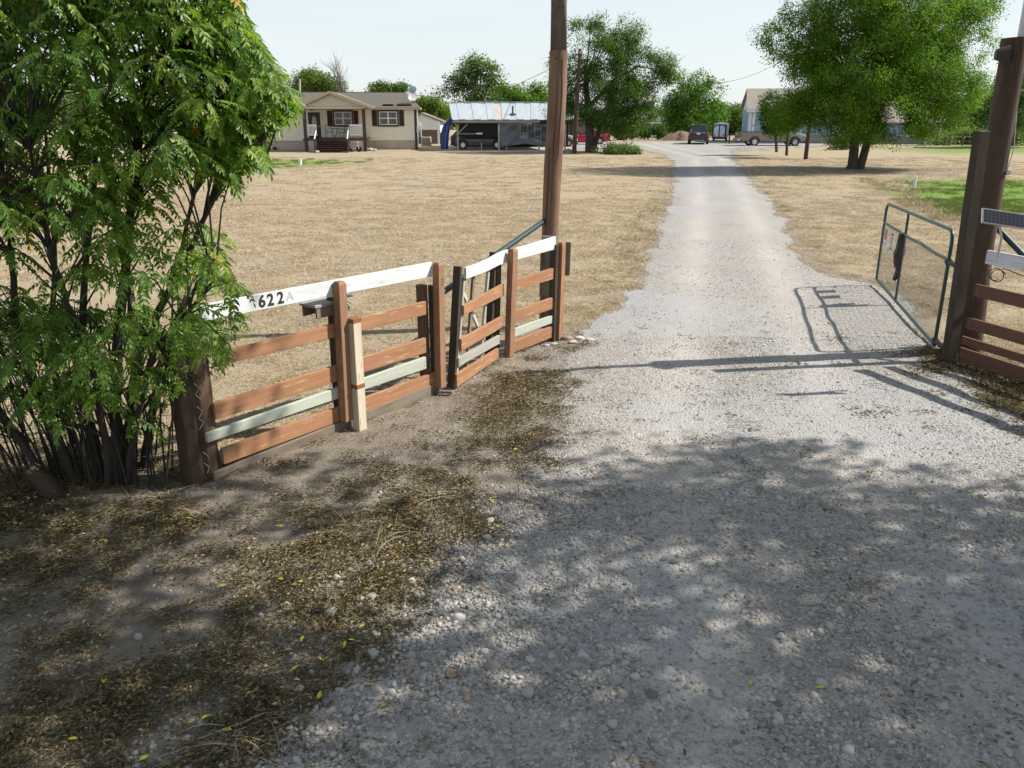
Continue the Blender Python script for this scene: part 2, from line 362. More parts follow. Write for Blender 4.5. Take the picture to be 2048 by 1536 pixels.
def gravel_material():
    m, t, b = newmat('gravel'); tc = t.nodes.new('ShaderNodeTexCoord'); v = tc.outputs['Object']
    vo = t.nodes.new('ShaderNodeTexVoronoi'); vo.inputs['Scale'].default_value = 46; t.links.new(v, vo.inputs['Vector'])
    vo2 = t.nodes.new('ShaderNodeTexVoronoi'); vo2.inputs['Scale'].default_value = 17; t.links.new(v, vo2.inputs['Vector'])
    n1 = noise(t, v, 110, 4, .7); n2 = noise(t, v, .8, 6, .62); n3 = noise(t, v, 4.5, 6, .65)
    bw = nn(t, 'ShaderNodeRGBToBW'); t.links.new(vo.outputs['Color'], bw.inputs[0])
    st = ramp(t, bw.outputs[0], [(.2, (.15, .14, .128)), (.5, (.30, .282, .26)), (.8, (.45, .43, .40))])
    fine = ramp(t, n1, [(.3, (.23, .213, .195)), (.7, (.40, .375, .345))])
    c = mixc(t, ramp(t, n3, [(.4, (0, 0, 0)), (.62, (.9, .9, .9))]), st, fine)
    c = mixc(t, ramp(t, n2, [(.45, (0, 0, 0)), (.7, (.55, .55, .55))]), c, (.29, .255, .215))
    rut = nn(t, 'ShaderNodeAttribute', attribute_name='col'); sep = nn(t, 'ShaderNodeSeparateColor'); t.links.new(rut.outputs['Color'], sep.inputs[0])
    c = mixc(t, sep.outputs[0], c, (.45, .415, .375)); c = mixc(t, sep.outputs[1], c, (.2, .165, .13)); c = mixc(t, sep.outputs[2], c, (.33, .335, .34))
    t.links.new(c, b.inputs['Base Color']); b.inputs['Roughness'].default_value = .92; b.inputs['Specular IOR Level'].default_value = .15
    inv = ramp(t, vo.outputs['Distance'], [(0, (1, 1, 1)), (.75, (0, 0, 0))])
    inv2 = ramp(t, vo2.outputs['Distance'], [(0, (1, 1, 1)), (.6, (0, 0, 0))])
    h = mixc(t, .35, inv, inv2, 'ADD'); h = mixc(t, .3, h, n1, 'ADD')
    bumpn(t, h, .9, .009, b); return m
xs = axis(-700, 700, -5.2, 7, .12, 1.085); ys = axis(-80, 1400, 1.6, 13, .12, 1.055)
X, Y = np.meshgrid(xs, ys); Z = gz(X, Y)
zone = np.zeros(X.shape + (3,))
edge = lambda sd, wd, s=7: np.clip(.5 - (sd + (vnoise(X, Y, wd * 1.6, s) - .5) * wd * 2.4 + (vnoise(X, Y, wd * .4, s + 1) - .5) * wd) / wd, 0, 1)
zone[..., 0] = np.maximum(edge(sdpoly(X, Y, DIRT), .45), .75 * edge(sdpoly(X, Y, DRIVE) - .3, .5))
zone[..., 0] = np.maximum(zone[..., 0], .8 * edge(np.hypot((X - 19) / 1.6, Y - 45.5) - 3.5, 1.5))
for pl, k in GREENS: zone[..., 1] = np.maximum(zone[..., 1], k * edge(sdpoly(X, Y, pl), 2.2 if k < 1 else .8, 13))
zone[..., 2] = edge(sdpoly(X, Y, WEEDS), 1.0, 17) * .85
ny, nx = X.shape
idx = np.arange(ny * nx).reshape(ny, nx)
fq = np.stack([idx[:-1, :-1], idx[:-1, 1:], idx[1:, 1:], idx[1:, :-1]], -1).reshape(-1, 4)
ground = fast_mesh('ground', np.stack([X, Y, Z], -1).reshape(-1, 3), fq, ground_material(), zone.reshape(-1, 3), None, True)
tag(ground, 'dry tan mown lawn with bare dirt and a few green patches', 'ground', None, 'structure')

xs = axis(-30, 60, -3, 7, .045, 1.03); ys = axis(-6, 100, 2.2, 9, .045, 1.018)
xs = xs[(xs > -12) & (xs < 45)]; ys = ys[(ys > -6.5) & (ys < 96)]
X, Y = np.meshgrid(xs, ys); sd = drive_sd(X, Y); ny, nx = X.shape
Z = gz(X, Y) + .006 + np.clip(-sd * .05, 0, .02)
mid = lambda A: (A[:-1, :-1] + A[1:, 1:] + A[:-1, 1:] + A[1:, :-1]) / 4
keep = mid(sd) < 0
def centre_x(y):  # centre line of the drive
    return np.interp(y, [0, 5, 8, 11, 14, 17, 23, 33, 44, 57], [1.6, 2.0, 2.5, 3.2, 3.9, 4.6, 6.0, 8.2, 10.4, 13.2])
off = X - centre_x(Y); hw = np.interp(Y, [0, 20, 50], [.85, .8, .8])
track = np.exp(-((np.abs(off) - hw) / .36) ** 2) * (.35 + .65 * vnoise(X, Y, 1.3, 21))
zc = np.zeros(X.shape + (3,)); zc[..., 0] = np.clip(track * .75, 0, 1)
zc[..., 1] = np.clip((sd + .5) / .6, 0, 1) * np.clip(1.2 - Y / 12, 0, 1) * .75 * (vnoise(X, Y, .3, 22) > .35)
zc[..., 2] = np.clip((vnoise(X, Y, 1.7, 23) - .52) * 2.4, 0, .5)
idx = np.arange(ny * nx).reshape(ny, nx)
fq = np.stack([idx[:-1, :-1], idx[:-1, 1:], idx[1:, 1:], idx[1:, :-1]], -1)[keep]
used, inv_ = np.unique(fq.ravel(), return_inverse=True)
drive = fast_mesh('gravel_driveway', np.stack([X, Y, Z], -1).reshape(-1, 3)[used], inv_.reshape(-1, 4), gravel_material(), zc.reshape(-1, 3)[used], None, True)
tag(drive, 'pale gravel driveway running from the gate to the houses', 'driveway', None, 'structure')
def gzf(x, y): return float(gz(np.array([x]), np.array([y]))[0])

# ================================================================ gateway: fences, poles, gate
UPZ = Vector((0, 0, 1))
def plane_of(a, b):
    d = Vector((b.x - a.x, b.y - a.y, 0)).normalized(); return d, Vector((d.y, -d.x, 0))   # n points to the viewer's side
def nails(mb, p, d, n, off=.0, k=2, dz=.045):
    for i in range(k):
        c = p + d * .03 + UPZ * ((i - .5) * dz) + n * off
        mb.disc(c, n, .006, .003, 6)
def rail(parent, name, mat, P, n, l, r, t=.038, off=.0, bevel=.004, nail=True):
    """board between two photo columns given as (x, top, bottom); lies in the fence plane, pushed off along n"""
    q = []
    for (px, yt, yb) in (l, r):
        a = onplane(px, yt, P, n); b = onplane(px, yb, P, n); q.append(((a + b) / 2, abs(a.z - b.z)))
    (a, ha), (b, hb) = q
    h = (ha + hb) / 2
    mb = MB().bar(a + n * off, b + n * off, t, ha, UPZ, 0, hb)
    o = mb.build(name, mat, parent, bevel)
    if nail:
        d = (b - a).normalized(); nb = MB(); nails(nb, a + n * (off + t / 2), d, n); nails(nb, b - d * .06 + n * (off + t / 2), d, n)
        nb.build('nail', m_wire, o)['kind'] = 'stuff'
    return o, a, b

# ---- left fence, long bay
A = G(425, 966); B = G(868, 786); d1, n1 = plane_of(A, B)
f1 = thing('rail_fence', 'long board fence bay with numbered white top rail beside the leafy shrub', 'fence', A)
tr, ta, tb = rail(f1, 'top_rail', m_white, A, n1, (400, 610, 643), (862, 524, 553))
tr['label'] = 'white top rail with black house number'
rail(f1, 'rail', m_stain, A, n1, (430, 706, 733), (850, 602, 629), off=.0)
rail(f1, 'rail', m_stain, A, n1, (427, 806, 840), (850, 675, 705))
rail(f1, 'treated_rail', m_green_lumber, A, n1, (412, 866, 885), (850, 713, 737), off=.002)
rail(f1, 'rail', m_stain, A, n1, (444, 896, 929), (872, 743, 769))
rail(f1, 'ground_board', m_grey_wood, A, n1, (425, 944, 968), (877, 762, 788), off=.012)
def post_px(parent, name, mat, P, n, px, yt, yb, w, dep, off, point=True, lean=0, zlow=None):
    """square post in front of (or behind) a fence plane, mitred top"""
    b = onplane(px[1], yb, P, n) + n * off; t_ = onplane(px[0], yt, P, n) + n * off
    t_ = Vector((b.x + (t_.x - b.x) * .6 + lean, b.y + (t_.y - b.y) * .6, t_.z))
    if zlow is not None: b.z = zlow
    d = Vector((-n.y, n.x, 0)); mb = MB()
    mb.bar(b, t_ - UPZ * .03, w, dep, n)
    if point:
        c = t_ - UPZ * .03; e = [c - d * w / 2 - n * dep / 2, c + d * w / 2 - n * dep / 2, c + d * w / 2 + n * dep / 2, c - d * w / 2 + n * dep / 2]
        k = [c + (p - c) * .72 + UPZ * .03 for p in e]; mb.hexa(e + k, .03, w, dep)
    return mb.build(name, mat, parent, .004)
PA = onplane(670, 836, A, n1)
post_px(f1, 'post', m_stain_d, A, n1, (671, 683), 560, 838, .098, .09, .068)
post_px(f1, 'post', m_stain_d, A, n1, (868, 872), 523, 772, .095, .09, .068)
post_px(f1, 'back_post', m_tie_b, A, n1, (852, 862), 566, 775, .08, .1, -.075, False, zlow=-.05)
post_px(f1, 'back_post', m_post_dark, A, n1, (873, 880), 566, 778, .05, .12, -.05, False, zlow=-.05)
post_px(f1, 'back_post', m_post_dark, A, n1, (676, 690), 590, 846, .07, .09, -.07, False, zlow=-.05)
mk = MB(); c = onplane(868, 556, A, n1) + n1 * .114          # carved knot marks on the far post
for k in range(3): mk.disc(c - UPZ * (.03 * k) + d1 * (.008 * (k % 2)), n1, .009, .002, 7)
mk.build('knot', m_post_dark, f1)['kind'] = 'stuff'
# end timbers
for nm, mt, px, yt, yb, ww, dd, of in (('end_timber', m_tie, (376, 402), 738, 962, .17, .2, -.10), ('end_timber', m_tie_b, (424, 436), 735, 955, .19, .18, -.125)):
    b = onplane(px[1], yb, A, n1) + n1 * of; t_ = onplane(px[0], yt, A, n1) + n1 * of; t_.x = b.x - .02; t_.y = b.y
    t_.z = 1.25; b.z = -.1; pts = [b.lerp(t_, k / 7) for k in range(8)]
    mb = MB(); mb.tube(pts, [ww * .60] * 8, 7 if nm and mt is m_tie else 9, True, 0, .2); o = mb.build(nm, mt, f1, .006, True, autosmooth=22)
wr = MB()                                                   # wire stapled to the end timber
for k, z in enumerate((.12, .22, .52, .62, .72, .82)):
    p = onplane(405, 900, A, n1); p.z = z
    wr.tube([p + n1 * .03 + d1 * .03 * math.sin(k * 2), p + n1 * .035 + d1 * .02 + UPZ * .05, p + n1 * .03 - d1 * .02 + UPZ * .1], .003, 5)
wr.build('staple_wire', m_galv, f1)['kind'] = 'stuff'
# number on the top rail
def text_mesh(name, body, size, mat, parent, M, ext=.0015, bold=.0):
    cu = bpy.data.curves.new(name, 'FONT'); cu.body = body; cu.size = size; cu.extrude = ext; cu.align_x = 'CENTER'; cu.align_y = 'CENTER'; cu.offset = bold
    tmp = bpy.data.objects.new(name, cu); COL.objects.link(tmp); dg = bpy.context.evaluated_depsgraph_get()
    me = bpy.data.meshes.new_from_object(tmp.evaluated_get(dg)); bpy.data.objects.remove(tmp)
    me.materials.clear(); me.materials.append(mat); me.transform(M)
    o = bpy.data.objects.new(name, me); link(o, parent); return o
def face_matrix(p, xdir, n, slant=0):
    x = xdir.normalized(); z = n.normalized(); y = z.cross(x); m = Matrix((x, y, z)).transposed().to_4x4(); m.translation = p; return m
m_ink = plain('black_number_paint', (.012, .011, .011), (.03, .028, .026), 60, .55)
m_faded = plain('faded_number_paint', (.44, .45, .44), (.36, .37, .36), 60, .7)
dr = (tb - ta).normalized()
for ch, px, py in (('6', 521, 603), ('2', 538, 600), ('2', 558, 596), ('A', 577, 592)):
    p = onplane(px, py, A, n1) + n1 * .0205
    if ch == 'A': text_mesh('faded_letter', ch, .12, m_faded, tr, face_matrix(p, dr, n1), .0008)
    else: text_mesh('numeral', ch, .145, m_ink, tr, face_matrix(p, dr, n1), .0015, .004)
# cream post with rusty straps, leaning beside the brown post
cp = thing('cream_post', 'cream painted square post with rusty straps leaning beside fence', 'post', onplane(713, 868, A, n1) + n1 * .16)
cb = onplane(701, 867, A, n1) + n1 * .14; ct = onplane(694, 631, A, n1) + n1 * .14; ct = Vector((cb.x - .0, cb.y + .02, ct.z)); cb.z = -.05
MB().bar(cb, ct, .105, .095, n1).build('shaft', m_cream_wood, cp, .004)
for f_ in (.985, .435): 
    q = cb.lerp(ct, f_); MB().bar(q - UPZ * .022, q + UPZ * .022, .111, .101, n1).build('strap', m_rust, cp, .003)
# small box of weathered boards held behind the post
bx = thing('wooden_box', 'small weathered wooden box perched behind brown fence post', 'box', onplane(676, 632, A, n1) - n1 * .14)
bc = onplane(676, 612, A, n1) - n1 * .12
MB().bar(bc - d1 * .27 + UPZ * .035, bc + d1 * .26 + UPZ * .035, .22, .026, UPZ).build('lid', m_grey_light, bx, .003)
MB().bar(bc - d1 * .25 + n1 * .09 - UPZ * .03, bc + d1 * .06 + n1 * .09 - UPZ * .03, .02, .1).build('side_board', m_grey_wood, bx, .003)
MB().bar(bc - d1 * .25 - n1 * .09 - UPZ * .03, bc + d1 * .24 - n1 * .09 - UPZ * .03, .02, .1).build('side_board', m_grey_wood, bx, .003)
MB().bar(bc - d1 * .145 - n1 * .07 - UPZ * .055, bc - d1 * .145 + n1 * .07 - UPZ * .055, .02, .02).build('end_board', m_grey_wood, bx)
nest = MB()
for k in range(14):
    a = bc + d1 * (.2 + random.uniform(-.03, .05)) + n1 * random.uniform(-.05, .09) - UPZ * random.uniform(.0, .06)
    nest.tube([a, a + Vector((random.uniform(-.05, .05), random.uniform(-.05, .05), random.uniform(-.06, .02)))], .004, 4)
nest.build('twig_nest', m_stem, bx)

# ---- broken bay, leaning
A2 = G(911, 779); B2 = G(1003, 716); d2, n2 = plane_of(A2, B2)
f2 = thing('leaning_fence_panel', 'broken fence panel sagging out of line with bent white rail', 'fence panel', A2)
wl = MB(); prev = None
cuts = [(930, 535, 558), (952, 528, 550), (975, 518, 541), (996, 506, 530), (1014, 499, 524)]
for px, yt, yb in cuts:
    a = onplane(px, yt, A2, n2); b = onplane(px, yb, A2, n2); cur = ((a + b) / 2, abs(a.z - b.z))
    if prev: wl.bar(prev[0], cur[0], .035, prev[1], UPZ, 0, cur[1])
    prev = cur
wl.build('top_rail', m_white, f2, .003)
rail(f2, 'rail', m_stain, A2, n2, (925, 611, 631), (1005, 567, 591))
rail(f2, 'rail', m_stain, A2, n2, (920, 678, 703), (1001, 633, 655))
rail(f2, 'weathered_rail', m_grey_light, A2, n2, (915, 716, 733), (997, 670, 687))
rail(f2, 'rail', m_stain, A2, n2, (911, 748, 775), (995, 696, 716))
def stake(parent, mat, p0, p1, w, dep, n, P, off, name='stake'):
    a = onplane(*p0, P, n) + n * off; b = onplane(*p1, P, n) + n * off
    return MB().bar(a, b, w, dep, n).build(name, mat, parent, .003)
stake(f2, m_post_dark, (924, 533), (911, 776), .05, .09, n2, A2, -.05, 'end_stile')
stake(f2, m_grey_light, (931, 560), (917, 745), .045, .04, n2, A2, -.03, 'stake')
stake(f2, m_grey_wood, (955, 545), (941, 735), .05, .03, n2, A2, -.05)
stake(f2, m_grey_light, (985, 530), (968, 722), .05, .03, n2, A2, -.05)
stake(f2, m_green_lumber, (931, 565), (970, 655), .05, .025, n2, A2, -.09, 'brace_board')
stake(f2, m_post_dark, (1000, 505), (990, 712), .06, .08, n2, A2, -.09, 'end_stile')
# ---- short bay next to the pole
A3 = G(1011, 712); B3 = G(1112, 677); d3, n3 = plane_of(A3, B3)
f3 = thing('rail_fence', 'short straight board fence bay standing against the tall timber pole', 'fence', A3)
rail(f3, 'top_rail', m_white, A3, n3, (1026, 498, 521), (1110, 473, 498))
rail(f3, 'rail', m_stain, A3, n3, (1026, 560, 582), (1108, 535, 557))
rail(f3, 'rail', m_stain, A3, n3, (1021, 624, 646), (1108, 593, 616))
rail(f3, 'treated_rail', m_green_lumber, A3, n3, (1019, 660, 677), (1108, 629, 644))
rail(f3, 'rail', m_stain, A3, n3, (1014, 687, 710), (1106, 651, 673))
post_px(f3, 'post', m_stain_d, A3, n3, (1022, 1010), 495, 711, .10, .09, .07)
post_px(f3, 'post', m_stain, A3, n3, (1122, 1113), 483, 677, .085, .085, .03)
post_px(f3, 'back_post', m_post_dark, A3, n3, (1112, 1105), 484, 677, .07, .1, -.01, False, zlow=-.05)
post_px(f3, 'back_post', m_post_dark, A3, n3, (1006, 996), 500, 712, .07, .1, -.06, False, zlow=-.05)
# wood offcut on the ground
oc = G(889, 790); oc.z = .035
wo = MB().bar(oc - Vector((.09, -.02, 0)), oc + Vector((.09, .0, 0)), .05, .03).build('wood_offcut', m_grey_wood, None, .004)
tag(wo, 'short grey offcut of wood lying at the broken fence panel', 'offcut')

# ---- left timber pole
pb = G(1094, 652); PL = thing('timber_pole', 'tall reddish timber gate pole with spliced top, standing behind the fence', 'pole', pb)
Ypole = pb.y
def pole_pts(spec, Y): return [(S((a + b) / 2, y, Y), (b - a) / 2 * mpp(Y)) for a, b, y in spec]
low = pole_pts([(1078, 1108, 652), (1083, 1114, 500), (1089, 1123, 330), (1094, 1128, 260), (1098, 1132, 170), (1101, 1133.5, 101)], Ypole)
pts = []; rad = []
for k in range(len(low) - 1):
    for j in range(4):
        f_ = j / 4; pts.append(low[k][0].lerp(low[k + 1][0], f_)); rad.append(low[k][1] * (1 - f_) + low[k + 1][1] * f_)
pts.append(low[-1][0]); rad.append(low[-1][1]); pts.insert(0, pts[0] - UPZ * .3); rad.insert(0, rad[0])
lo_ = MB(); lo_.tube(pts, rad, 20, True, 0, .035); lo_.build('lower_shaft', m_pole, PL, 0, True, autosmooth=60)
for f0, f1_, o_ in ((.05, .55, -.6), (.3, .9, -.1), (.5, .98, .45)):      # drying checks along the shaft
    mb = MB(); i0, i1 = int(f0 * (len(pts) - 1)), int(f1_ * (len(pts) - 1)); seg = []
    for k in range(i0, i1 + 1):
        th = o_ + .05 * math.sin(k * .9); seg.append(pts[k] + Vector((math.sin(th), -math.cos(th), 0)) * rad[k] * 1.0)
    mb.tube(seg, [.004 + .004 * math.sin(math.pi * q / len(seg)) for q in range(len(seg))], 5); mb.build('drying_crack', m_post_dark, PL)
r0 = rad[-1]; top0 = pts[-1]
up1 = S(1119, -150, Ypole); us = [top0.lerp(up1, k / 8) for k in range(9)]
mb = MB()                                                     # upper shaft: cut away at the front for the splice
n_ = 18; vs_ = []; 
for k, p in enumerate(us):
    rr = r0 * (.98 - .02 * k)
    for j in range(n_):
        t_ = 2 * math.pi * j / n_; x_, y_ = math.cos(t_) * rr, math.sin(t_) * rr
        cut = -rr * (.05 + 1.0 * min(1, max(0, (k / 8 - .05)) * 2.2)) if k < 5 else -rr * 1.1
        vs_.append((p.x + x_ * (1 - .06 * (k < 4)), p.y + max(y_, cut), p.z))
fs_ = [(k * n_ + j, k * n_ + (j + 1) % n_, (k + 1) * n_ + (j + 1) % n_, (k + 1) * n_ + j) for k in range(8) for j in range(n_)] + [tuple(range(n_))[::-1], tuple(range(8 * n_, 9 * n_))]
uv_ = [[(vs_[q][2], (q % n_) * .06) for q in f_] for f_ in fs_]
mb.add(vs_, fs_, uv_); mb.build('upper_shaft', m_pole_top, PL, 0, True, autosmooth=40)
mb = MB(); c_ = S(1112, 117, Ypole - .19); mb.disc(c_, (0, -1, 0), .013, .02, 8); c_ = S(1119, 14, Ypole - .17); mb.disc(c_, (0, -1, 0), .012, .02, 8); mb.disc(c_ + Vector((.045, 0, .0)), (0, -1, 0), .012, .02, 8)
mb.build('bolt', m_post_dark, PL)['kind'] = 'stuff'
for px0, py0, px1, py1, Yp, mt in ((1079, 500, 1100, 591, Ypole - .22, m_grey_wood), (1083, 472, 1112, 500, Ypole - .27, m_grey_light), (1129, 484, 1140, 551, Ypole - .12, m_grey_wood)):
    x0, x1, z0, z1 = R(px0, py0, px1, py1, Yp); MB().bar(((x0 + x1) / 2, Yp, z0), ((x0 + x1) / 2 + .01, Yp, z1), (x1 - x0), .03, (0, -1, 0)).build('side_plank', mt, PL, .003)
br0 = S(1088, 442, Ypole - .05); br1 = onplane(878, 590, A + n1 * -.12, n1)
bp = MB().tube([br0, br1], .036, 12).build('brace_pipe', m_brace, None, 0, True); tag(bp, 'dark green steel pipe brace slanting down from the timber pole', 'brace pipe')

# ---- right timber pole with square board
rb = G(1938, 705); RP = thing('timber_pole', 'dark timber gate pole with side board and pale pipe on top', 'pole', rb); Yr = rb.y
spec = [(1910, 1960, 702), (1938, 1983, 500), (1951, 1994, 437), (1964, 2006, 359), (1982, 2025, 244), (2002, 2045, 125), (2007, 2052, 75)]
low = pole_pts(spec, Yr); pts = [low[0][0] - UPZ * .3]; rad = [low[0][1]]
for k in range(len(low) - 1):
    for j in range(4): f_ = j / 4; pts.append(low[k][0].lerp(low[k + 1][0], f_)); rad.append(low[k][1] * (1 - f_) + low[k + 1][1] * f_)
pts.append(low[-1][0]); rad.append(low[-1][1] * .96)
mb = MB().tube(pts, rad, 18, True, 0, .035); mb.build('shaft', m_pole_dark, RP, 0, True, autosmooth=60)
b0 = onplane(1897, 724, G(1897, 724), Vector((0, -1, 0))); Yb = b0.y
bt = S(1964, 262, Yb); b0.z = -.05
MB().bar(b0, bt, .115, .14, (-.97, -.24, 0)).build('side_board', m_post_dark, RP, .005)
x0, x1, z0, z1 = R(2004, 88, 2036, 128, Yr - .2); hh = MB(); hh.tube([Vector((x0 - .03, Yr - .12, (z0 + z1) / 2)), Vector((x0 + .1, Yr - .15, (z0 + z1) / 2))], [.06, .10], 12)
hh.build('bolt_bracket', m_blackp, RP)
pc = S(2044, 80, Yr); MB().tube([pc - UPZ * .3, pc + UPZ * 1.75], .055, 14).build('top_pipe', m_galv, RP, 0, True)
mb = MB(); pw = S(2013, 345, Yr - .1); mb.tube([S(2037, 180, Yr - .05), S(2027, 300, Yr - .1), pw, S(2008, 352, Yr - .12)], .006, 6); mb.disc(pw, (0, -1, 0), .03, .05, 8); mb.build('wire_clamp', m_galv, RP)
# ---- right fence
RA = G(1905, 723); RB = Vector((6.55, 5.6, 0)); RB = RA + (Vector((5.93, 8.84, 0)) - RA).normalized() * 4.6; d4, n4 = plane_of(RB, RA)
n4 = -n4 if n4.x > 0 else n4
f4 = thing('rail_fence', 'shaded board fence bay running from the dark pole out of frame', 'fence', RA)
def zrail(name, mat, z0, z1, t=.038, off=0, s0=.12, s1=4.6, dz=0):
    a = RA + (RB - RA).normalized() * s0; b = RA + (RB - RA).normalized() * s1
    a.z = (z0 + z1) / 2; b.z = a.z + dz
    o = MB().bar(a + n4 * off, b + n4 * off, t, z1 - z0).build(name, mat, f4, .004)
    nb = MB()
    for k in range(2): nb.disc(a + n4 * (off + t / 2) + (RB - RA).normalized() * .05 + UPZ * (.04 * (k - .5)), n4, .006, .003, 6)
    nb.build('nail', m_wire, o)['kind'] = 'stuff'
zrail('top_rail', m_whiteold, 1.28, 1.44, s0=.22); zrail('rail', m_stain_old, .87, 1.02, s0=.14); zrail('rail', m_stain_old, .46, .60, s0=.1)
zrail('rail', m_stain_old, .255, .355, s0=.08); zrail('rail', m_stain_old, .03, .21, s0=.08)
for s in (2.3, 4.55):
    a = RA + (RB - RA).normalized() * s; MB().bar(a - UPZ * .05 - n4 * .07, a + UPZ * 1.5 - n4 * .07, .095, .095, n4).build('post', m_stain_old, f4, .004)
gb = MB().tube([S(1990, 452, Yr + .1), S(2075, 540, Yr - .5)], .036, 12).build('brace_pipe', m_brace, None, 0, True); tag(gb, 'dark green pipe brace behind the solar panel', 'brace pipe')
# ---- solar panel on its bracket
Ysp = 8.9
spn = thing('solar_panel', 'small tilted solar panel on a bracket above white fence rail', 'solar panel', S(2000, 520, Ysp))
c0, c1, c2_ = S(1963, 446, Ysp - .03), S(2068, 462, Ysp - .03), S(1982, 419, Ysp + .05)
ex = (c1 - c0); ex_n = ex.normalized(); ey = (c2_ - c0); ey = ey - ex_n * ey.dot(ex_n); nrm = ex_n.cross(ey.normalized())
Lx, Ly = .56, ey.length; eyn = ey.normalized()
mb = MB().bar(c0 + eyn * Ly / 2, c0 + ex_n * Lx + eyn * Ly / 2, Ly, .025, nrm); mb.build('frame', m_chrome, spn, .003)
gl = plain('solar_cell_glass', (.012, .014, .026), (.016, .019, .034), 20, .6, spec=.08); m_cellback = plain('solar_backing', (.16, .17, .19), (.14, .15, .17), 10, .6, spec=.1)
cell = MB(); nxc, nyc = 12, 4
for i in range(nxc):
    for j in range(nyc):
        a = c0 + ex_n * (.014 + (Lx - .028) * (i + .03) / nxc) + eyn * (.012 + (Ly - .024) * (j + .03) / nyc) + nrm * .0135
        u, v_ = ex_n * (Lx - .028) / nxc * .94, eyn * (Ly - .024) / nyc * .94
        cell.add([a, a + u, a + u + v_, a + v_], [(0, 1, 2, 3)])
base_ = MB().add([c0 + ex_n * .012 + eyn * .012 + nrm * .0129, c0 + ex_n * (Lx - .012) + eyn * .012 + nrm * .0129, c0 + ex_n * (Lx - .012) + eyn * (Ly - .012) + nrm * .0129, c0 + ex_n * .012 + eyn * (Ly - .012) + nrm * .0129], [(0, 1, 2, 3)])
base_.build('backing', m_cellback, spn); cell.build('cell_grid', gl, spn)['kind'] = 'stuff'
MB().tube([c0 + ex_n * .2 + eyn * Ly * .5 - nrm * .012, S(2003, 478, Ysp + .03), S(1995, 515, Ysp + .03)], .013, 8).build('bracket', m_galv, spn, 0, True)
cb_ = MB(); pl_ = []
for k in range(26):
    a = k / 25 * 2 * math.pi * 1.8 + 1; pl_.append(S(1990 + 14 * math.cos(a) + k * .3, 548 + 13 * math.sin(a) + k * .2, Ysp + .15 + .01 * k))
cb_.tube(pl_, .006, 6)
cb_.tube([S(2005, 537, Ysp + .15), S(2020, 541, Ysp + .1), S(2035, 548, Ysp), S(2060, 556, Ysp - .1)], .006, 6)
o = cb_.build('cable_loop', m_blackp, None, 0, True); tag(o, 'loose black cable looped under the white rail by the dark pole', 'cable')

# ---- tube gate, swung open
GA = G(1751, 572); GB = G(1880, 712); dg, ng = plane_of(GA, GB)      # far end, hinge end
gt = thing('tube_gate', 'green tubular steel gate with wire mesh standing open beside the drive', 'gate', GB)
def gpn(px, py): return onplane(px, py, GB, ng)
pf_b, pf_t, pn_t, pn_b = gpn(1753, 558), gpn(1771, 405), gpn(1907, 462), gpn(1869, 690)
pf_t = Vector((pf_b.x, pf_b.y, pf_t.z)); pn_t = Vector((pn_b.x, pn_b.y, pn_t.z)); zt = (pf_t.z + pn_t.z) / 2
def arc(c, a, b, k=6): return [((1 - t) ** 2) * a + 2 * t * (1 - t) * c + t * t * b for t in [i / k for i in range(k + 1)]]
hx = (pn_b - pf_b); hx.z = 0; hx.normalize(); rr_ = .17
fr = [pf_b] + arc(pf_t, pf_t - UPZ * rr_, pf_t + hx * rr_) + arc(pn_t, pn_t - hx * rr_, pn_t - UPZ * rr_) + [pn_b]
MB().tube(fr, .023, 12).build('outer_frame', m_gatepaint, gt, 0, True)
MB().tube([pf_b, pn_b], .024, 12).build('bottom_rail', m_gatepaint, gt, 0, True)
mf, mn = gpn(1768, 445), gpn(1901, 523); mf = Vector((pf_b.x, pf_b.y, mf.z)); mn = Vector((pn_b.x, pn_b.y, mn.z))
mids = [mf.lerp(mn, k / 8) + ng * (.02 * math.sin(k * 2.1)) * (1 if k > 3 else 0) for k in range(9)]
MB().tube(mids, .022, 12).build('middle_rail', m_gatepaint, gt, 0, True)
fm_ = .40
pm_b = pf_b.lerp(pn_b, fm_); pm_t = pf_t.lerp(pn_t, fm_); MB().tube([pm_b, pm_t], .02, 12).build('middle_stile', m_gatepaint, gt, 0, True)
ms = MB(); L_ = (pn_b - pf_b).length; nv = int(L_ / .048)
for k in range(1, nv): 
    a = pf_b.lerp(pn_b, k / nv) - ng * .0; b = mf.lerp(mn, k / nv); ms.bar(a, b, .0032, .0032, ng)
for k in range(1, 13): ms.bar(pf_b.lerp(mf, k / 13), pn_b.lerp(mn, k / 13), .0024, .0024, ng)
o = ms.build('wire_mesh', m_wire, gt); o['kind'] = 'stuff'
tie = MB()
for q0, q1 in ((pf_b, mf), (pm_b, mf.lerp(mn, fm_))):
    for k in range(1, 7): p = q0.lerp(q1, k / 7); tie.tube([p - hx * .03 - UPZ * .012 + ng * .026, p + hx * .03 + UPZ * .012 + ng * .026], .004, 4)
tie.build('tie_wire', m_galv, gt)['kind'] = 'stuff'
for k, pz in enumerate((mn.z - .02, pn_b.z + .06)):
    p = Vector((pn_b.x, pn_b.y, pz)); q = Vector((b0.x - .0, b0.y - .02, pz)); h_ = MB(); h_.bar(p - (q - p) * .12, q, .05, .045); h_.tube([p - UPZ * .035, p + UPZ * .035], .036, 12); h_.build('hinge', m_blackp, gt)
m_signred = plain('sign_red', (.50, .11, .10), (.42, .09, .085), 30, .5); m_signw = plain('sign_white', (.66, .66, .64), (.58, .58, .57), 30, .5); m_signink = plain('sign_ink', (.1, .1, .11), (.16, .16, .16), 30, .6)
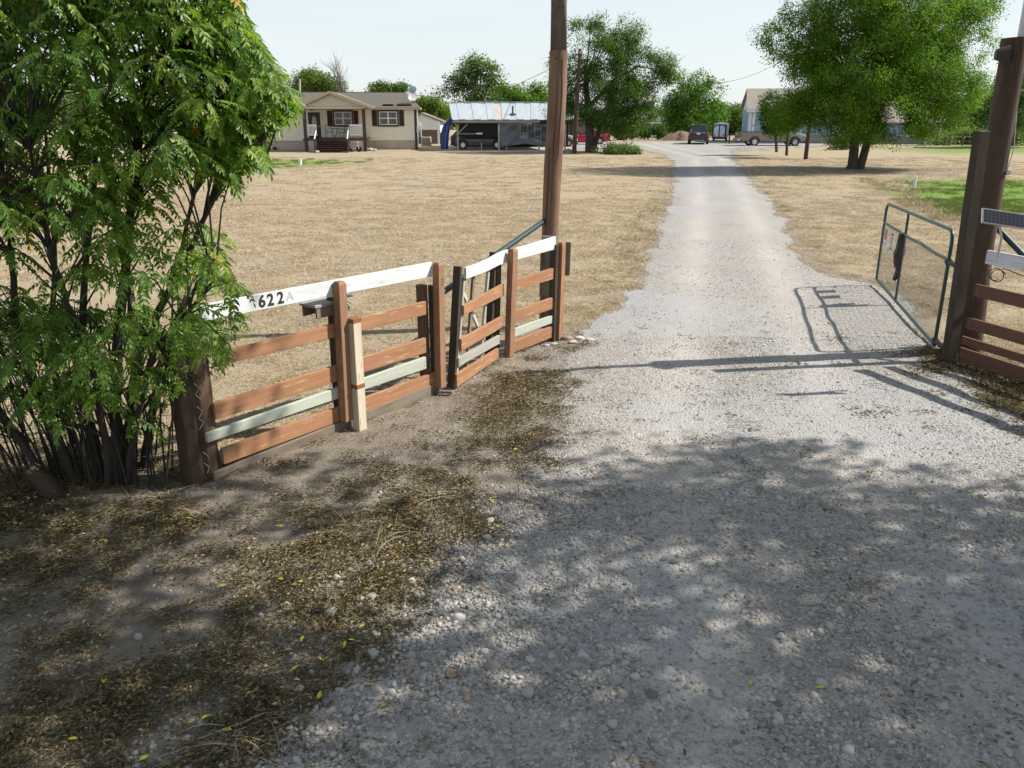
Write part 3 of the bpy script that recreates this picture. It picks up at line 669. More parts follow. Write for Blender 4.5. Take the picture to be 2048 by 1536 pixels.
def sign(px0, py0, px1, py1, label, blocks, f0):
    tl = gpn(px0, py0); br_ = gpn(px1, py1); wd = .23; hgt = .32
    ctr = mf.lerp(mn, f0) - UPZ * (hgt / 2 + .05) - ng * -.028
    t = thing('gate_sign', label, 'sign', ctr - UPZ * hgt / 2); z_ = ng
    MB().bar(ctr - UPZ * hgt / 2, ctr + UPZ * hgt / 2, wd, .004, z_).build('plate', m_signw, t, .001)
    for (a0, a1, c0_, c1_, mt) in blocks:
        p = ctr - UPZ * hgt / 2 + UPZ * hgt * (c0_ + c1_) / 2 + hx * wd * ((a0 + a1) / 2 - .5) + z_ * .0032
        MB().bar(p - UPZ * hgt * (c1_ - c0_) / 2, p + UPZ * hgt * (c1_ - c0_) / 2, wd * (a1 - a0), .0016, z_).build('print', mt, t)
sign(1771, 451, 1784, 488, 'red and white notice plate hanging at the free end of the gate', [(.08, .92, .40, .95, m_signred), (.2, .8, .86, .90, m_signw), (.15, .85, .76, .80, m_signw), (.2, .8, .66, .70, m_signw), (.15, .85, .2, .24, m_signink), (.25, .75, .1, .13, m_signink)], .10)
sign(1789, 460, 1800, 501, 'white notice plate with black lines hanging beside the black bag', [(.1, .9, .80, .93, m_signink), (.15, .85, .64, .72, m_signink), (.1, .9, .50, .56, m_signink), (.15, .85, .40, .44, m_signred), (.15, .85, .28, .33, m_signink), (.1, .9, .08, .2, m_signink)], .22)
bg = MB(); q = mf.lerp(mn, fm_ - .015)
for s_, ln, r0_ in ((-.09, .55, .035), (.0, .75, .055), (.035, .7, .045), (-.04, .35, .03)):
    pp = []; rr = []
    for k in range(9): f_ = k / 8; pp.append(q + hx * (s_ * (.4 + f_) + random.uniform(-.015, .015)) + ng * (.035 + .02 * math.sin(k * 1.7)) - UPZ * (ln * f_ - .02)); rr.append(r0_ * (.35 + .9 * math.sin(math.pi * (.12 + .8 * f_))) * random.uniform(.7, 1.25))
    bg.tube(pp, rr, 7, True, 0, .5)
o = bg.build('black_bag', m_blackp, None, 0, True, autosmooth=30); tag(o, 'torn black plastic bag hanging from the middle of the green gate', 'bag')
mb = MB()
for k in range(10): a = mf.lerp(mn, .62 + .004 * k) + UPZ * (.03 - .004 * k) + ng * .02; mb.tube([a, a + hx * .08 + UPZ * random.uniform(-.03, .05)], .004, 4)
o = mb.build('chain_end', m_wire, None); tag(o, 'bit of chain and wire snagged on the gate middle rail', 'chain')
# ---- woven wire fence behind the shrub
wf = thing('wire_fence', 'rusty woven wire fence sagging behind the stems of the shrub', 'wire fence', G(300, 930)); mb = MB()
w0 = Vector((-2.62, 6.62, 0)); w1 = Vector((-8.5, 5.6, 0)); 
for k in range(9): 
    z = .06 + .12 * k; mb.tube([w0 + UPZ * z, w0.lerp(w1, .25) + UPZ * (z - .03), w0.lerp(w1, .6) + UPZ * (z + .01), w1 + UPZ * z], .0022, 4, False)
for k in range(40): 
    p = w0.lerp(w1, k / 40 + .008); mb.tube([p + UPZ * .04, p + UPZ * 1.02 + Vector((.01, .01, 0))], .002, 4, False)
o = mb.build('wire_mesh', m_wire, wf); o['kind'] = 'stuff'
for k in (.42, .95): p = w0.lerp(w1, k); MB().bar(p - UPZ * .1, p + UPZ * 1.2, .035, .035).build('steel_post', m_post_dark, wf)

# ================================================================ cream house with porch
m_siding = plain('cream_siding', (.88, .82, .66), (.84, .78, .62), 2, .6, .05)
m_gable = plain('tan_gable_board', (.58, .52, .41), (.54, .48, .38), 2, .65); m_skirt = plain('tan_skirting', (.52, .45, .36), (.46, .40, .32), 1.5, .8, .1)
m_roof = plain('grey_shingle', (.19, .165, .135), (.13, .115, .095), 5, .95, .6); m_maroon = plain('maroon_trim', (.055, .022, .02), (.045, .018, .017), 8, .55)
m_wtrim = plain('white_trim', (.78, .78, .76), (.72, .72, .70), 6, .5); m_fascia = plain('tan_fascia', (.48, .40, .29), (.43, .36, .26), 6, .6)
m_iron = plain('patio_iron', (.045, .04, .035), (.06, .052, .045), 20, .5)
m_bluewall = plain('pale_blue_siding', (.27, .40, .50), (.25, .375, .475), 2, .6); m_bluewall2 = plain('blue_siding', (.25, .37, .47), (.23, .345, .44), 2, .6)
def siding(mb, x0, x1, Yf, z0, z1, course=.19, lap=.022):
    n = max(1, round((z1 - z0) / course)); h = (z1 - z0) / n
    for k in range(n):
        a, b = z0 + k * h, z0 + (k + 1) * h
        mb.add([(x0, Yf - lap, a), (x1, Yf - lap, a), (x1, Yf, b), (x0, Yf, b)], [(0, 1, 2, 3)])
        mb.add([(x0, Yf, a), (x1, Yf, a), (x1, Yf - lap, a), (x0, Yf - lap, a)], [(0, 1, 2, 3)])
def sash_window(par, px0, py0, px1, py1, Yf, shutters=True, muntin=True, name='window', trim=None, panes=(2, 2)):
    x0, x1, z0, z1 = R(px0, py0, px1, py1, Yf); wf_ = MB(); t = .13
    for a in ((x0, x1, z0, z0 + t), (x0, x1, z1 - t, z1), (x0, x0 + t, z0 + t, z1 - t), (x1 - t, x1, z0 + t, z1 - t)): wf_.box(a[0], a[1], Yf - .09, Yf - .02, a[2], a[3])
    o = wf_.build(name, trim or m_maroon, par); x0 += t; x1 -= t; z0 += t; z1 -= t
    fr_ = MB(); s_ = .075
    for a in ((x0, x1, z0, z0 + s_), (x0, x1, z1 - s_, z1), (x0, x0 + s_, z0 + s_, z1 - s_), (x1 - s_, x1, z0 + s_, z1 - s_)): fr_.box(a[0], a[1], Yf - .075, Yf - .012, a[2], a[3])
    xm, zm = (x0 + x1) / 2, (z0 + z1) / 2
    fr_.box(xm - .06, xm + .06, Yf - .07, Yf - .012, z0 + s_, z1 - s_); fr_.box(x0 + s_, xm - .06, Yf - .068, Yf - .012, zm - .045, zm + .045); fr_.box(xm + .06, x1 - s_, Yf - .068, Yf - .012, zm - .045, zm + .045)
    fr_.build('frame', m_wtrim, o)
    for a0, a1 in ((x0 + s_, xm - .06), (xm + .06, x1 - s_)):
        for b0_, b1_ in ((z0 + s_, zm - .045), (zm + .045, z1 - s_)):
            MB().box(a0, a1, Yf - .04, Yf - .02, b0_, b1_).build('pane', m_glass, o)
            if muntin:
                g = MB()
                for f_ in (1 / 3, 2 / 3): g.box(a0 + (a1 - a0) * f_ - .008, a0 + (a1 - a0) * f_ + .008, Yf - .046, Yf - .041, b0_, b1_)
                g.box(a0, a1, Yf - .0465, Yf - .0412, (b0_ + b1_) / 2 - .008, (b0_ + b1_) / 2 + .008); mo = g.build('muntin', m_grey_light, o); mo['kind'] = 'stuff'
    return o
def shutter(par, px0, py0, px1, py1, Yf):
    x0, x1, z0, z1 = R(px0, py0, px1, py1, Yf); mb = MB(); mb.box(x0, x1, Yf - .05, Yf - .005, z0, z1)
    n = 18
    for k in range(n):
        z = z0 + .08 + (z1 - z0 - .16) * k / n
        mb.add([(x0 + .05, Yf - .054, z), (x1 - .05, Yf - .054, z), (x1 - .05, Yf - .075, z + .03), (x0 + .05, Yf - .075, z + .03)], [(0, 1, 2, 3)])
    return mb.build('shutter', m_maroon, par)
YH = 69.8; HX0 = S(478, 250, YH).x; HX1 = S(832, 250, YH).x
H = thing('cream_house', 'cream clapboard house with maroon shutters and gabled porch', 'house', ((HX0 + HX1) / 2, YH, 0))
zs = S(700, 281, YH).z; ze = S(780, 215, YH).z; zr = S(700, 185, YH + 3.6).z
wl = MB(); siding(wl, HX0, HX1, YH, zs, ze + .05); wl.box(HX0, HX1, YH + .02, YH + 7.2, zs, ze + .05); wl.build('wall', m_siding, H)
sk = MB().box(HX0 + .02, HX1 - .02, YH + .05, YH + 7.1, -.2, zs - .002); sk.build('skirting', m_skirt, H)
rf = MB(); e0, e1, yf, yb = HX0 - .4, HX1 + .35, YH - .45, YH + 7.6; r0x, r1x = HX0 + .8, S(818, 187, YH + 3.6).x; ym = YH + 3.6
rf.add([(e0, yf, ze), (e1, yf, ze), (e1, yb, ze), (e0, yb, ze), (r0x, ym, zr), (r1x, ym, zr)], [(0, 1, 5, 4), (2, 3, 4, 5), (1, 2, 5), (3, 0, 4)])
nrow = 16
for k in range(nrow):                                          # shingle courses stepping up the front slope
    f0_, f1_ = k / nrow, (k + 1) / nrow; L = lambda f_, up: [(e0 + (r0x - e0) * f_, yf + (ym - yf) * f_, ze + (zr - ze) * f_ + up), (e1 + (r1x - e1) * f_, yf + (ym - yf) * f_, ze + (zr - ze) * f_ + up)]
    a, b = L(f0_, .045), L(f1_, .02); c = L(f0_, .005); rf.add([a[0], a[1], b[1], b[0]], [(0, 1, 2, 3)]); rf.add([c[0], c[1], a[1], a[0]], [(0, 1, 2, 3)])
rfo = rf.build('roof', m_roof, H)
fa = MB().box(e0, e1, yf - .03, yf + .02, ze - .16, ze + .02); fa.box(e1 - .02, e1 + .03, yf, yb, ze - .16, ze + .02); fa.build('fascia', m_fascia, H)
MB().box(e0 + .01, e1 - .01, yf + .02, YH, ze - .1, ze - .08).build('soffit', m_fascia, H)
MB().box(r0x, r1x, ym - .12, ym + .12, zr - .03, zr + .05).build('ridge_cap', m_roof, rfo)
tb_ = MB(); 
for px, w_ in ((772, 14), (800, 22)): a = S(px, 212, yf + .3); tb_.box(a.x - .3, a.x + w_ * .04, yf + .25, yf + .55, ze + .2, ze + .27)
tb_.build('lifted_shingle', m_blackp, rfo)
for px in (830,): x0, x1, z0, z1 = R(828, 217, 833, 299, YH - .05); MB().box(x0, x1, YH - .06, YH + .05, zs - .8, ze - .1).build('corner_board', m_maroon, H); MB().tube([(x1 + .12, YH - .1, ze - .1), (x1 + .05, YH - .08, ze - .6), (x1 + .05, YH - .08, .3), (x1 + .15, YH - .25, .08)], .05, 8).build('downspout', m_wtrim, H)
x0, x1, z0, z1 = R(477, 217, 481, 283, YH); MB().box(x0 - .05, x1, YH - .06, YH + .05, zs, ze - .1).build('corner_board', m_maroon, H)
sash_window(H, 754, 219.5, 796.5, 253.5, YH); shutter(H, 743, 220, 753, 252.5, YH); shutter(H, 797.5, 220, 807, 252.5, YH)
sash_window(H, 665.5, 220, 706, 253.5, YH, muntin=False); shutter(H, 654.5, 221, 664.5, 252.5, YH); shutter(H, 707, 221, 716, 252.5, YH)
sash_window(H, 524, 220, 561, 253, YH); shutter(H, 562.5, 221, 573, 252, YH); shutter(H, 513, 221, 523, 252, YH)
x0, x1, z0, z1 = R(774, 283, 792, 300, YH); fr_ = MB().box(x0, x1, YH - .03, YH + .06, .02, z1); ap = fr_.build('access_panel', m_skirt, H); MB().box(x0 - .06, x1 + .06, YH - .02, YH + .055, z1, z1 + .05).build('panel_frame', m_gable, ap)
vg = MB().box(*R(528, 297, 556, 303, YH)[:2], YH - .25, YH, 0, .22); vg.build('foundation_vent', m_post_dark, H)
# door
x0, x1, z0, z1 = R(614.5, 221, 645, 277, YH); dfm = MB(); t = .13
for a in ((x0, x0 + t, z0, z1), (x1 - t, x1, z0, z1), (x0 + t, x1 - t, z1 - t, z1)): dfm.box(a[0], a[1], YH - .07, YH - .015, a[2], a[3])
dr_ = dfm.build('door_frame', m_wtrim, H); door = MB().box(x0 + t, x1 - t, YH - .055, YH - .018, z0, z1 - t).build('door', m_maroon, H)
cx, cz = (x0 + x1) / 2, z0 + (z1 - z0) * .58; ov = MB(); pr = [(cx + .19 * math.cos(a), YH - .058, cz + .5 * math.sin(a)) for a in [k * 2 * math.pi / 24 for k in range(24)]]
ov.prism(pr, (0, -.012, 0)); ov.build('oval_glass', m_glass_l, door); MB().disc((x1 - t - .1, YH - .06, z0 + .95), (0, -1, 0), .045, .07, 10).build('door_knob', m_chrome, door)
pl_ = MB().box(*R(621, 215, 626, 222, YH - .1)[:2], YH - .2, YH - .03, S(623, 221, YH).z, S(623, 215, YH).z); pl_.build('porch_lamp', m_iron, H)
# porch
YP = 66.2; zd = S(660, 277.5, YP).z; px_l, px_r = S(600, 276, YP).x, S(722, 276, YP).x
MB().box(px_l - .1, px_r + .1, YP, YH - .03, zd - .13, zd).build('porch_deck', m_maroon, H)
for a, b in ((602, 624), (690, 718)): x0, x1, _, _ = R(a, 280, b, 300, YP); MB().box(x0, x1, YP + .04, YP + .12, -.1, zd - .13).build('porch_skirt', m_skirt, H)
zb_ = S(651, 213, YP).z; za = S(651, 186, YP).z; xa = S(651, 200, YP).x; xl = S(586, 214, YP).x; xr = S(733, 214, YP).x
gbm = MB(); gbm.prism([(xl + .5, YP, zb_), (xr - .5, YP, zb_), (xa, YP, za - .1)], (0, .1, 0))
for k in range(6): z = zb_ + (za - zb_) * k / 7; f_ = (z - zb_) / (za - zb_); gbm.box(xl + .55 + (xa - xl) * f_, xr - .55 - (xr - xa) * f_, YP - .015, YP + .002, z + .01, z + .02)
gbm.build('gable', m_gable, H)
prf = MB(); slab = .09
for sx in (xl - .1, xr + .1):
    zz = zb_ - .12; a, b, c, d = (sx, YP - .35, zz), (xa, YP - .35, za + .04), (xa, ym + .2, za + .04), (sx, ym + .2, zz)
    prf.prism([a, b, c, d], (0, 0, slab))
prf.build('porch_roof', m_roof, H)
bb = MB(); bb.bar((xl - .1, YP - .38, zb_ - .12), (xa, YP - .38, za + .04), .05, .2, (0, 0, 1)); bb.bar((xa, YP - .38, za + .04), (xr + .1, YP - .38, zb_ - .12), .05, .2, (0, 0, 1)); bb.build('barge_board', m_fascia, H)
MB().box(px_l - .05, px_r + .05, YP - .05, YP + .12, zb_ - .16, zb_ - .01).build('porch_beam', m_gable, H)
for px in (601, 718): x = S(px, 245, YP).x; MB().box(x - .12, x + .12, YP - .08, YP + .16, -.1, zb_ - .16).build('porch_post', m_maroon, H)
for a, b in ((604.5, 625), (689.5, 715.5)):
    x0, x1, z0, z1 = R(a, 249, b, 271, YP); rl = MB(); rl.box(x0, x1, YP - .02, YP + .07, z1 - .11, z1); ro = rl.build('railing', m_wtrim, H); MB().box(x0, x1, YP - .01, YP + .06, z0, z0 + .08).build('bottom_rail', m_wtrim, ro)
    nb_ = 8
    for k in range(nb_): x = x0 + (x1 - x0) * (k + .5) / nb_; MB().box(x - .028, x + .028, YP, YP + .05, z0 + .08, z1 - .11).build('baluster', m_wtrim, ro)
nst = 6
for k in range(nst):
    x0, x1, _, _ = R(626, 280, 689, 300, YP); z = zd - (k + 1) * zd / (nst + .3); y1 = YP - .02 - k * .29; st = MB().box(x0, x1, y1 - .31, y1, z - .05, z).build('step', m_maroon, H)
    MB().box(x0 + .03, x1 - .03, y1 - .02, y1, z - zd / (nst + .3) + .0, z - .05).build('riser', m_post_dark, st)
for px, sg in ((626, -1), (689, 1)):
    x = S(px, 280, YP).x; MB().bar((x, YP, zd - .1), (x, YP - 1.9, .05), .05, .3).build('stringer', m_maroon, H)
    hr = MB().bar((x, YP, zd + .85), (x, YP - 1.7, .95), .06, .09).build('handrail', m_wtrim, H); MB().box(x - .05, x + .05, YP - 1.75, YP - 1.65, 0, 1.0).build('newel', m_maroon, hr)
# satellite dishes and vent
for (px, py, r_, mt, ta_) in ((825.5, 179, .30, m_galv, -.3), (825, 192.5, .36, m_whitep, .15)):
    c = S(px, py, YH + .6); ds = thing('satellite_dish', 'grey satellite dish, the upper one on the house roof corner' if mt is m_galv else 'white satellite dish, the lower one on the house roof corner', 'satellite dish', c)
    nv_ = Vector((ta_, -1, .25)).normalized(); mb = MB(); prev = None; n_ = 16; a_ = nv_.cross(UPZ).normalized(); b_ = a_.cross(nv_); vv = []; ff = []
    for i in range(5):
        rr = r_ * i / 4
        for j in range(n_): th = 2 * math.pi * j / n_; vv.append(c + a_ * math.cos(th) * rr * 1.15 + b_ * math.sin(th) * rr + nv_ * (.35 * rr * rr))
    for i in range(4):
        for j in range(n_): ff.append((i * n_ + j, i * n_ + (j + 1) % n_, (i + 1) * n_ + (j + 1) % n_, (i + 1) * n_ + j))
    mb.add(vv, ff); mb.build('reflector', mt, ds, 0, True); MB().tube([c - b_ * r_ * .9, c + nv_ * .4], .015, 6).build('feed_arm', m_iron, ds); MB().tube([c - nv_ * .02, c - nv_ * .12 - UPZ * .1, Vector((c.x + .1, c.y + .1, ze + .3))], .03, 8).build('mast', m_iron, ds)
MB().tube([S(609, 190, ym), S(609, 158, ym)], .09, 10).build('vent_pipe', m_fascia, rfo)
# patio set on the porch
def chair(px, label, rot):
    x = S(px, 270, YP + 1.5).x; c = Vector((x, YP + 1.5, zd)); t = thing('patio_chair', label, 'chair', c, 'patio chairs'); M_ = Matrix.Rotation(rot, 3, 'Z'); P_ = lambda a, b, z: c + M_ @ Vector((a, b, 0)) + UPZ * z
    MB().bar(P_(0, -.24, .44), P_(0, .24, .44), .5, .04).build('seat', m_iron, t, .01)
    bk = MB(); bk.tube([P_(-.25, .22, .44), P_(-.27, .3, .8), P_(-.15, .34, 1.02), P_(0, .35, 1.07), P_(.15, .34, 1.02), P_(.27, .3, .8), P_(.25, .22, .44)], .022, 6)
    for k in range(-2, 3): bk.tube([P_(.09 * k, .22, .46), P_(.09 * k, .33, 1.0)], .01, 5)
    bk.build('backrest', m_iron, t, 0, True)
    for a, b in ((-.24, -.22), (.24, -.22), (-.24, .22), (.24, .22)): MB().tube([P_(a, b, .44), P_(a * 1.1, b * 1.1, 0)], .018, 6).build('leg', m_iron, t)
    for s_ in (-1, 1): MB().tube([P_(.26 * s_, .24, .66), P_(.27 * s_, -.2, .66), P_(.25 * s_, -.22, .44)], .016, 6).build('armrest', m_iron, t)
chair(654, 'dark iron patio chair beside the maroon front door', .35); chair(682, 'dark iron patio chair behind the right porch railing', -.9)
tx = S(670, 262, YP + 1.9).x; tb2 = thing('patio_table', 'dark iron patio table between the two chairs on the porch', 'table', (tx, YP + 1.9, zd)); MB().disc((tx, YP + 1.9, zd + .7), (0, 0, 1), .5, .03, 20).build('table_top', m_iron, tb2)
for k in range(3): a = k * 2.1; MB().tube([(tx, YP + 1.9, zd + .7), (tx + .1 * math.cos(a), YP + 1.9 + .1 * math.sin(a), zd + .4), (tx + .4 * math.cos(a), YP + 1.9 + .4 * math.sin(a), zd)], .02, 6).build('leg', m_iron, tb2)
# yard odds and ends by the house
def blob(name, c, r, mat, label, cat, sq=(1, 1, .7), group=None, sub=2, jit=.15, parent=None):
    bm = bmesh.new(); bmesh.ops.create_icosphere(bm, subdivisions=sub, radius=1)
    for v in bm.verts:
        k = 1 + random.uniform(-jit, jit); v.co = Vector((v.co.x * r * sq[0] * k, v.co.y * r * sq[1] * k, v.co.z * r * sq[2] * k))
    me = bpy.data.meshes.new(name); bm.to_mesh(me); bm.free(); me.materials.append(mat)
    me.polygons.foreach_set('use_smooth', [True] * len(me.polygons)); me.set_sharp_from_angle(angle=.7)
    o = bpy.data.objects.new(name, me); o.location = c; link(o, None)
    return tag(o, label, cat, group)
m_stone = plain('pale_stone', (.52, .49, .44), (.36, .33, .29), 9, .9, .5); m_stone_b = plain('brown_stone', (.34, .24, .15), (.22, .16, .11), 9, .9, .5)
for px, py, r_, lb in ((735, 301, .16, 'leftmost white stone of the row below the house wall'), (741, 302, .2, 'large white stone in the row below the house wall'), (749, 302, .15, 'rightmost white stone of the row below the house wall'), (634, 305.5, .14, 'white ball shaped stone at the foot of the steps'), (1137, 303, .2, 'round white rock beside the foot of the utility pole')):
    c = G(px, py); c.z = r_ * .4; blob('stone', c, r_, m_stone, lb, 'stone', (1.4, 1, .8))
tk = thing('toy_tricycle', 'small pale toy tricycle parked against the porch skirting', 'tricycle', G(711, 304)); c = G(711, 304)
for a, r_ in ((-.28, .14), (.28, .22)): MB().disc(c + Vector((a, 0, r_)), (0, 1, 0), r_, .05, 14).build('wheel', m_blackrub, tk)
MB().tube([c + Vector((-.28, 0, .15)), c + Vector((0, 0, .35)), c + Vector((.25, 0, .5)), c + Vector((.28, 0, .22))], .03, 6).build('frame', m_whitep, tk); MB().bar(c + Vector((-.12, 0, .42)), c + Vector((.1, 0, .42)), .2, .06).build('seat', m_signred, tk); MB().tube([c + Vector((.2, -.2, .72)), c + Vector((.25, 0, .68)), c + Vector((.2, .2, .72))], .02, 6).build('handlebar', m_whitep, tk)
ac = G(852, 293); AC = thing('air_conditioner', 'squat grey air conditioning unit beside the house corner', 'air conditioner', ac)
MB().box(ac.x - .42, ac.x + .42, ac.y, ac.y + .8, .08, .82).build('casing', m_grey_light, AC, .03); MB().box(ac.x - .5, ac.x + .5, ac.y - .1, ac.y + .9, -.02, .08).build('pad', m_concrete, AC)
for k in range(7): MB().box(ac.x - .38, ac.x + .38, ac.y - .02, ac.y - .002, .16 + .09 * k, .19 + .09 * k).build('louvre', m_post_dark, AC)
MB().disc((ac.x, ac.y + .4, .82), (0, 0, 1), .34, .03, 16).build('fan_guard', m_iron, AC)
mb = MB().tube([(HX1 + .35, YH - .1, 1.0), (HX1 + .35, YH - .3, 1.9), (HX1 + .25, YH - .3, 2.1)], .05, 8); mb.box(HX1 + .0, HX1 + .22, YH - .14, YH - .07, 1.3, 1.75); o = mb.build('meter_box', m_whitep, H)
bpy.context.view_layer.update(); PV = Matrix.Translation(H.location) @ Matrix.Rotation(math.radians(5.5), 4, 'Z') @ Matrix.Translation(-H.location)   # the house stands slightly turned
for o in list(COL.objects):
    if o.parent is None and (o is H or o.name.split('.')[0] in ('satellite_dish', 'patio_chair', 'patio_table')): o.matrix_basis = PV @ o.matrix_basis
# ---- white shed and board fence behind
Ysd = 88.0
SD = thing('white_shed', 'small white gabled shed between the cream house and carport', 'shed', (S(860, 285, Ysd).x, Ysd, 0)); xl, xr, _, _ = R(825, 240, 881, 290, Ysd)
zt_ = S(850, 252, Ysd).z; zp = S(842, 228, Ysd).z; xp = S(842, 240, Ysd).x; zr_ = S(881, 243, Ysd).z
MB().prism([(xl, Ysd, -.1), (xr, Ysd, -.1), (xr, Ysd, zr_), (xp, Ysd, zp), (xl, Ysd, zr_)], (0, 4, 0)).build('wall', m_wtrim, SD)
rr2 = MB(); rr2.prism([(xp, Ysd - .25, zp), (xr + .3, Ysd - .25, zr_ - .12), (xr + .3, Ysd - .25, zr_ + .02), (xp, Ysd - .25, zp + .14)], (0, 4.5, 0)); rr2.prism([(xl - .3, Ysd - .25, zr_ - .12), (xp, Ysd - .25, zp), (xp, Ysd - .25, zp + .14), (xl - .3, Ysd - .25, zr_ + .02)], (0, 4.5, 0)); rr2.build('roof', m_roof, SD)
sash_window(SD, 853.5, 247, 869, 258, Ysd, muntin=False, trim=m_wtrim)
Yf_ = 82.0; BF = thing('board_fence', 'low brown board fence in front of the white shed', 'fence', (S(857, 288, Yf_).x, Yf_, 0)); m_fb = plain('brown_fence_board', (.13, .07, .05), (.09, .05, .038), 6, .8)
for k in range(16):
    xx0 = S(836, 270, Yf_).x + k * .135; MB().box(xx0, xx0 + .125, Yf_, Yf_ + .03, 0, S(850, 259.5, Yf_).z + random.uniform(-.02, .02)).build('picket', m_fb, BF)
wp = S(877, 260, Yf_); MB().box(wp.x - .1, wp.x + .1, Yf_ - .05, Yf_ + .05, 0, S(877, 243, Yf_).z).build('gate_post', m_wtrim, BF)

# ================================================================ carport
YC = 67.5
m_tin = plain('tin_roof', (.56, .60, .62), (.44, .47, .49), 1.2, .45, 0, .35, stretch=(3, .3, 1)); m_tinrust = plain('rusty_tin_panel', (.52, .50, .47), (.40, .30, .24), 1.5, .6, 0, .2, stretch=(2, .3, 1))
m_tarp = plain('grey_tarp', (.16, .175, .19), (.09, .10, .115), 1.6, .5, .3); m_blue = plain('blue_tarp', (.012, .03, .16), (.008, .02, .10), 1.5, .5, .4); m_shade = plain('black_shade_cloth', (.010, .011, .013), (.014, .015, .017), 3, .9)
CPT = thing('carport', 'open carport with pale tin roof hung with tarps', 'carport', (S(1010, 300, YC).x, YC, 0))
ex0, ex1 = S(905, 240, YC).x, S(1147, 240, YC).x; zE = S(1000, 240, YC).z; yR = YC + 5.2; zR = S(1000, 206.5, yR).z; rx0, rx1 = S(897.5, 207, yR).x, S(1150, 207, yR).x
npn = 17
for k in range(npn):                                           # separate tin sheets, seams standing
    f0_, f1_ = k / npn, (k + 1) / npn - .004; pm_ = MB(); a = [ex0 + (ex1 - ex0) * q for q in (f0_, f1_)]; b = [rx0 + (rx1 - rx0) * q for q in (f0_, f1_)]; up = .03 * (k % 2)
    pm_.prism([(a[0], YC - .3, zE + up), (a[1] + .06, YC - .3, zE + up), (b[1] + .06, yR, zR + up), (b[0], yR, zR + up)], (0, 0, .03)); pm_.build('roof_sheet', m_tinrust if k == 6 else m_tin, CPT)
MB().prism([(rx0, yR + .02, zR - .0), (rx1, yR + .02, zR - .0), (ex1, yR + 5.2, zE), (ex0, yR + 5.2, zE)], (0, 0, .03)).build('rear_roof', m_tin, CPT)
MB().box(rx0, rx1, yR - .15, yR + .15, zR + .06, zR + .12).build('ridge_cap', m_tin, CPT)
for k in range(8): x = ex0 + .4 + (ex1 - ex0 - .6) * k / 8; MB().bar((x, YC - .25, zE - .08), (x, yR, zR - .1), .05, .12).build('rafter', m_grey_wood, CPT)
MB().box(ex0 - .02, S(1080, 240, YC).x, YC - .34, YC - .28, zE - .2, zE - .02).build('eave_board', m_grey_light, CPT)
MB().box(ex0 + .3, ex1, YC - .1, YC + .05, zE - .3, zE - .06).build('beam', m_post_dark, CPT)
for px in (916, 998, 1078, 1130): x = S(px, 290, YC).x; MB().box(x - .07, x + .07, YC - .12, YC + .02, -.05, zE - .3).build('post', m_grey_light if px == 916 else m_galv, CPT)
x = S(916, 250, YC).x; MB().bar((x, YC - .05, zE - 1.0), (x + .75, YC - .05, zE - .3), .08, .08).build('knee_brace', m_grey_light, CPT)
MB().box(S(918, 267, YC).x, S(962, 267, YC).x, YC - .06, YC - .02, S(940, 269, YC).z, S(940, 266, YC).z).build('cross_rail', m_grey_wood, CPT); MB().box(*R(953, 265.5, 965, 268.5, YC)[:2], YC - .09, YC - .061, *R(953, 265.5, 965, 268.5, YC)[2:]).build('name_plate', m_whitep, CPT)
MB().box(S(912, 290, YC).x, ex1, YC + 6.0, YC + 6.1, 0, zE + .8).build('back_wall', m_shade, CPT); MB().box(S(998, 290, YC).x, S(998, 290, YC).x + .06, YC + .3, YC + 6, 0, zE - .1).build('inner_wall', m_shade, CPT)
MB().box(S(920, 250, YC).x, S(997, 250, YC).x, YC + .06, YC + .09, S(950, 274, YC).z, zE - .1).build('shade_cloth', m_shade, CPT)
MB().tube([S(1025.5, 231, YC + 1.2), S(1025.5, 212, YC + 1.2)], .07, 8).build('flue_pipe', m_iron, CPT); MB().disc(S(1025.5, 229, YC + 1.1), (0, -.4, 1), .25, .03, 10).build('flashing', m_iron, CPT)
MB().box(S(870, 299, YC).x, ex1 + .3, YC - .6, YC + 6.2, -.1, .07).build('slab', m_concrete, CPT)
for px, yt in ((963, 285), (1013, 293)): p = S(px, 299, YC - .3); MB().box(p.x - .04, p.x + .04, YC - .34, YC - .26, 0, S(px, yt, YC - .3).z).build('stub_post', m_grey_light, CPT)
# printed grey tarp, sagging
def cloth(name, fn, nu, nv_, mat, thick=.012):
    vv = []; ff = []
    for j in range(nv_ + 1):
        for i in range(nu + 1): vv.append(tuple(fn(i / nu, j / nv_)))
    for j in range(nv_):
        for i in range(nu): a = j * (nu + 1) + i; ff.append((a, a + 1, a + nu + 2, a + nu + 1))
    mb = MB().add(vv, ff); o = mb.build(name, mat, None, 0, True, autosmooth=80); md = o.modifiers.new('solid', 'SOLIDIFY'); md.thickness = thick; return o
tx0, tx1 = S(999, 270, YC).x, S(1118, 270, YC).x; tz1 = zE - .12
def tarp(u, v):
    zb_ = S(1040, 297 - 3 * math.sin(u * 3.1) , YC).z + .25 * (1 - abs(2 * u - .8)) * (u < .8)
    return Vector((tx0 + (tx1 - tx0) * u, YC - .2 - .10 * math.sin(u * 9 + v * 4) - .12 * math.sin(v * 7 + u * 5) - .05 * math.sin(u * 23 - v * 11), zb_ * (1 - v) + tz1 * v))
tp = cloth('printed_tarp', tarp, 40, 16, m_tarp); tag(tp, 'grey tarp printed with arched windows hanging from the carport front', 'tarp')
mp = plain('tarp_print_light', (.24, .265, .29), (.17, .19, .21), 3, .5); md_ = plain('tarp_print_dark', (.045, .05, .06), (.06, .066, .078), 3, .5)
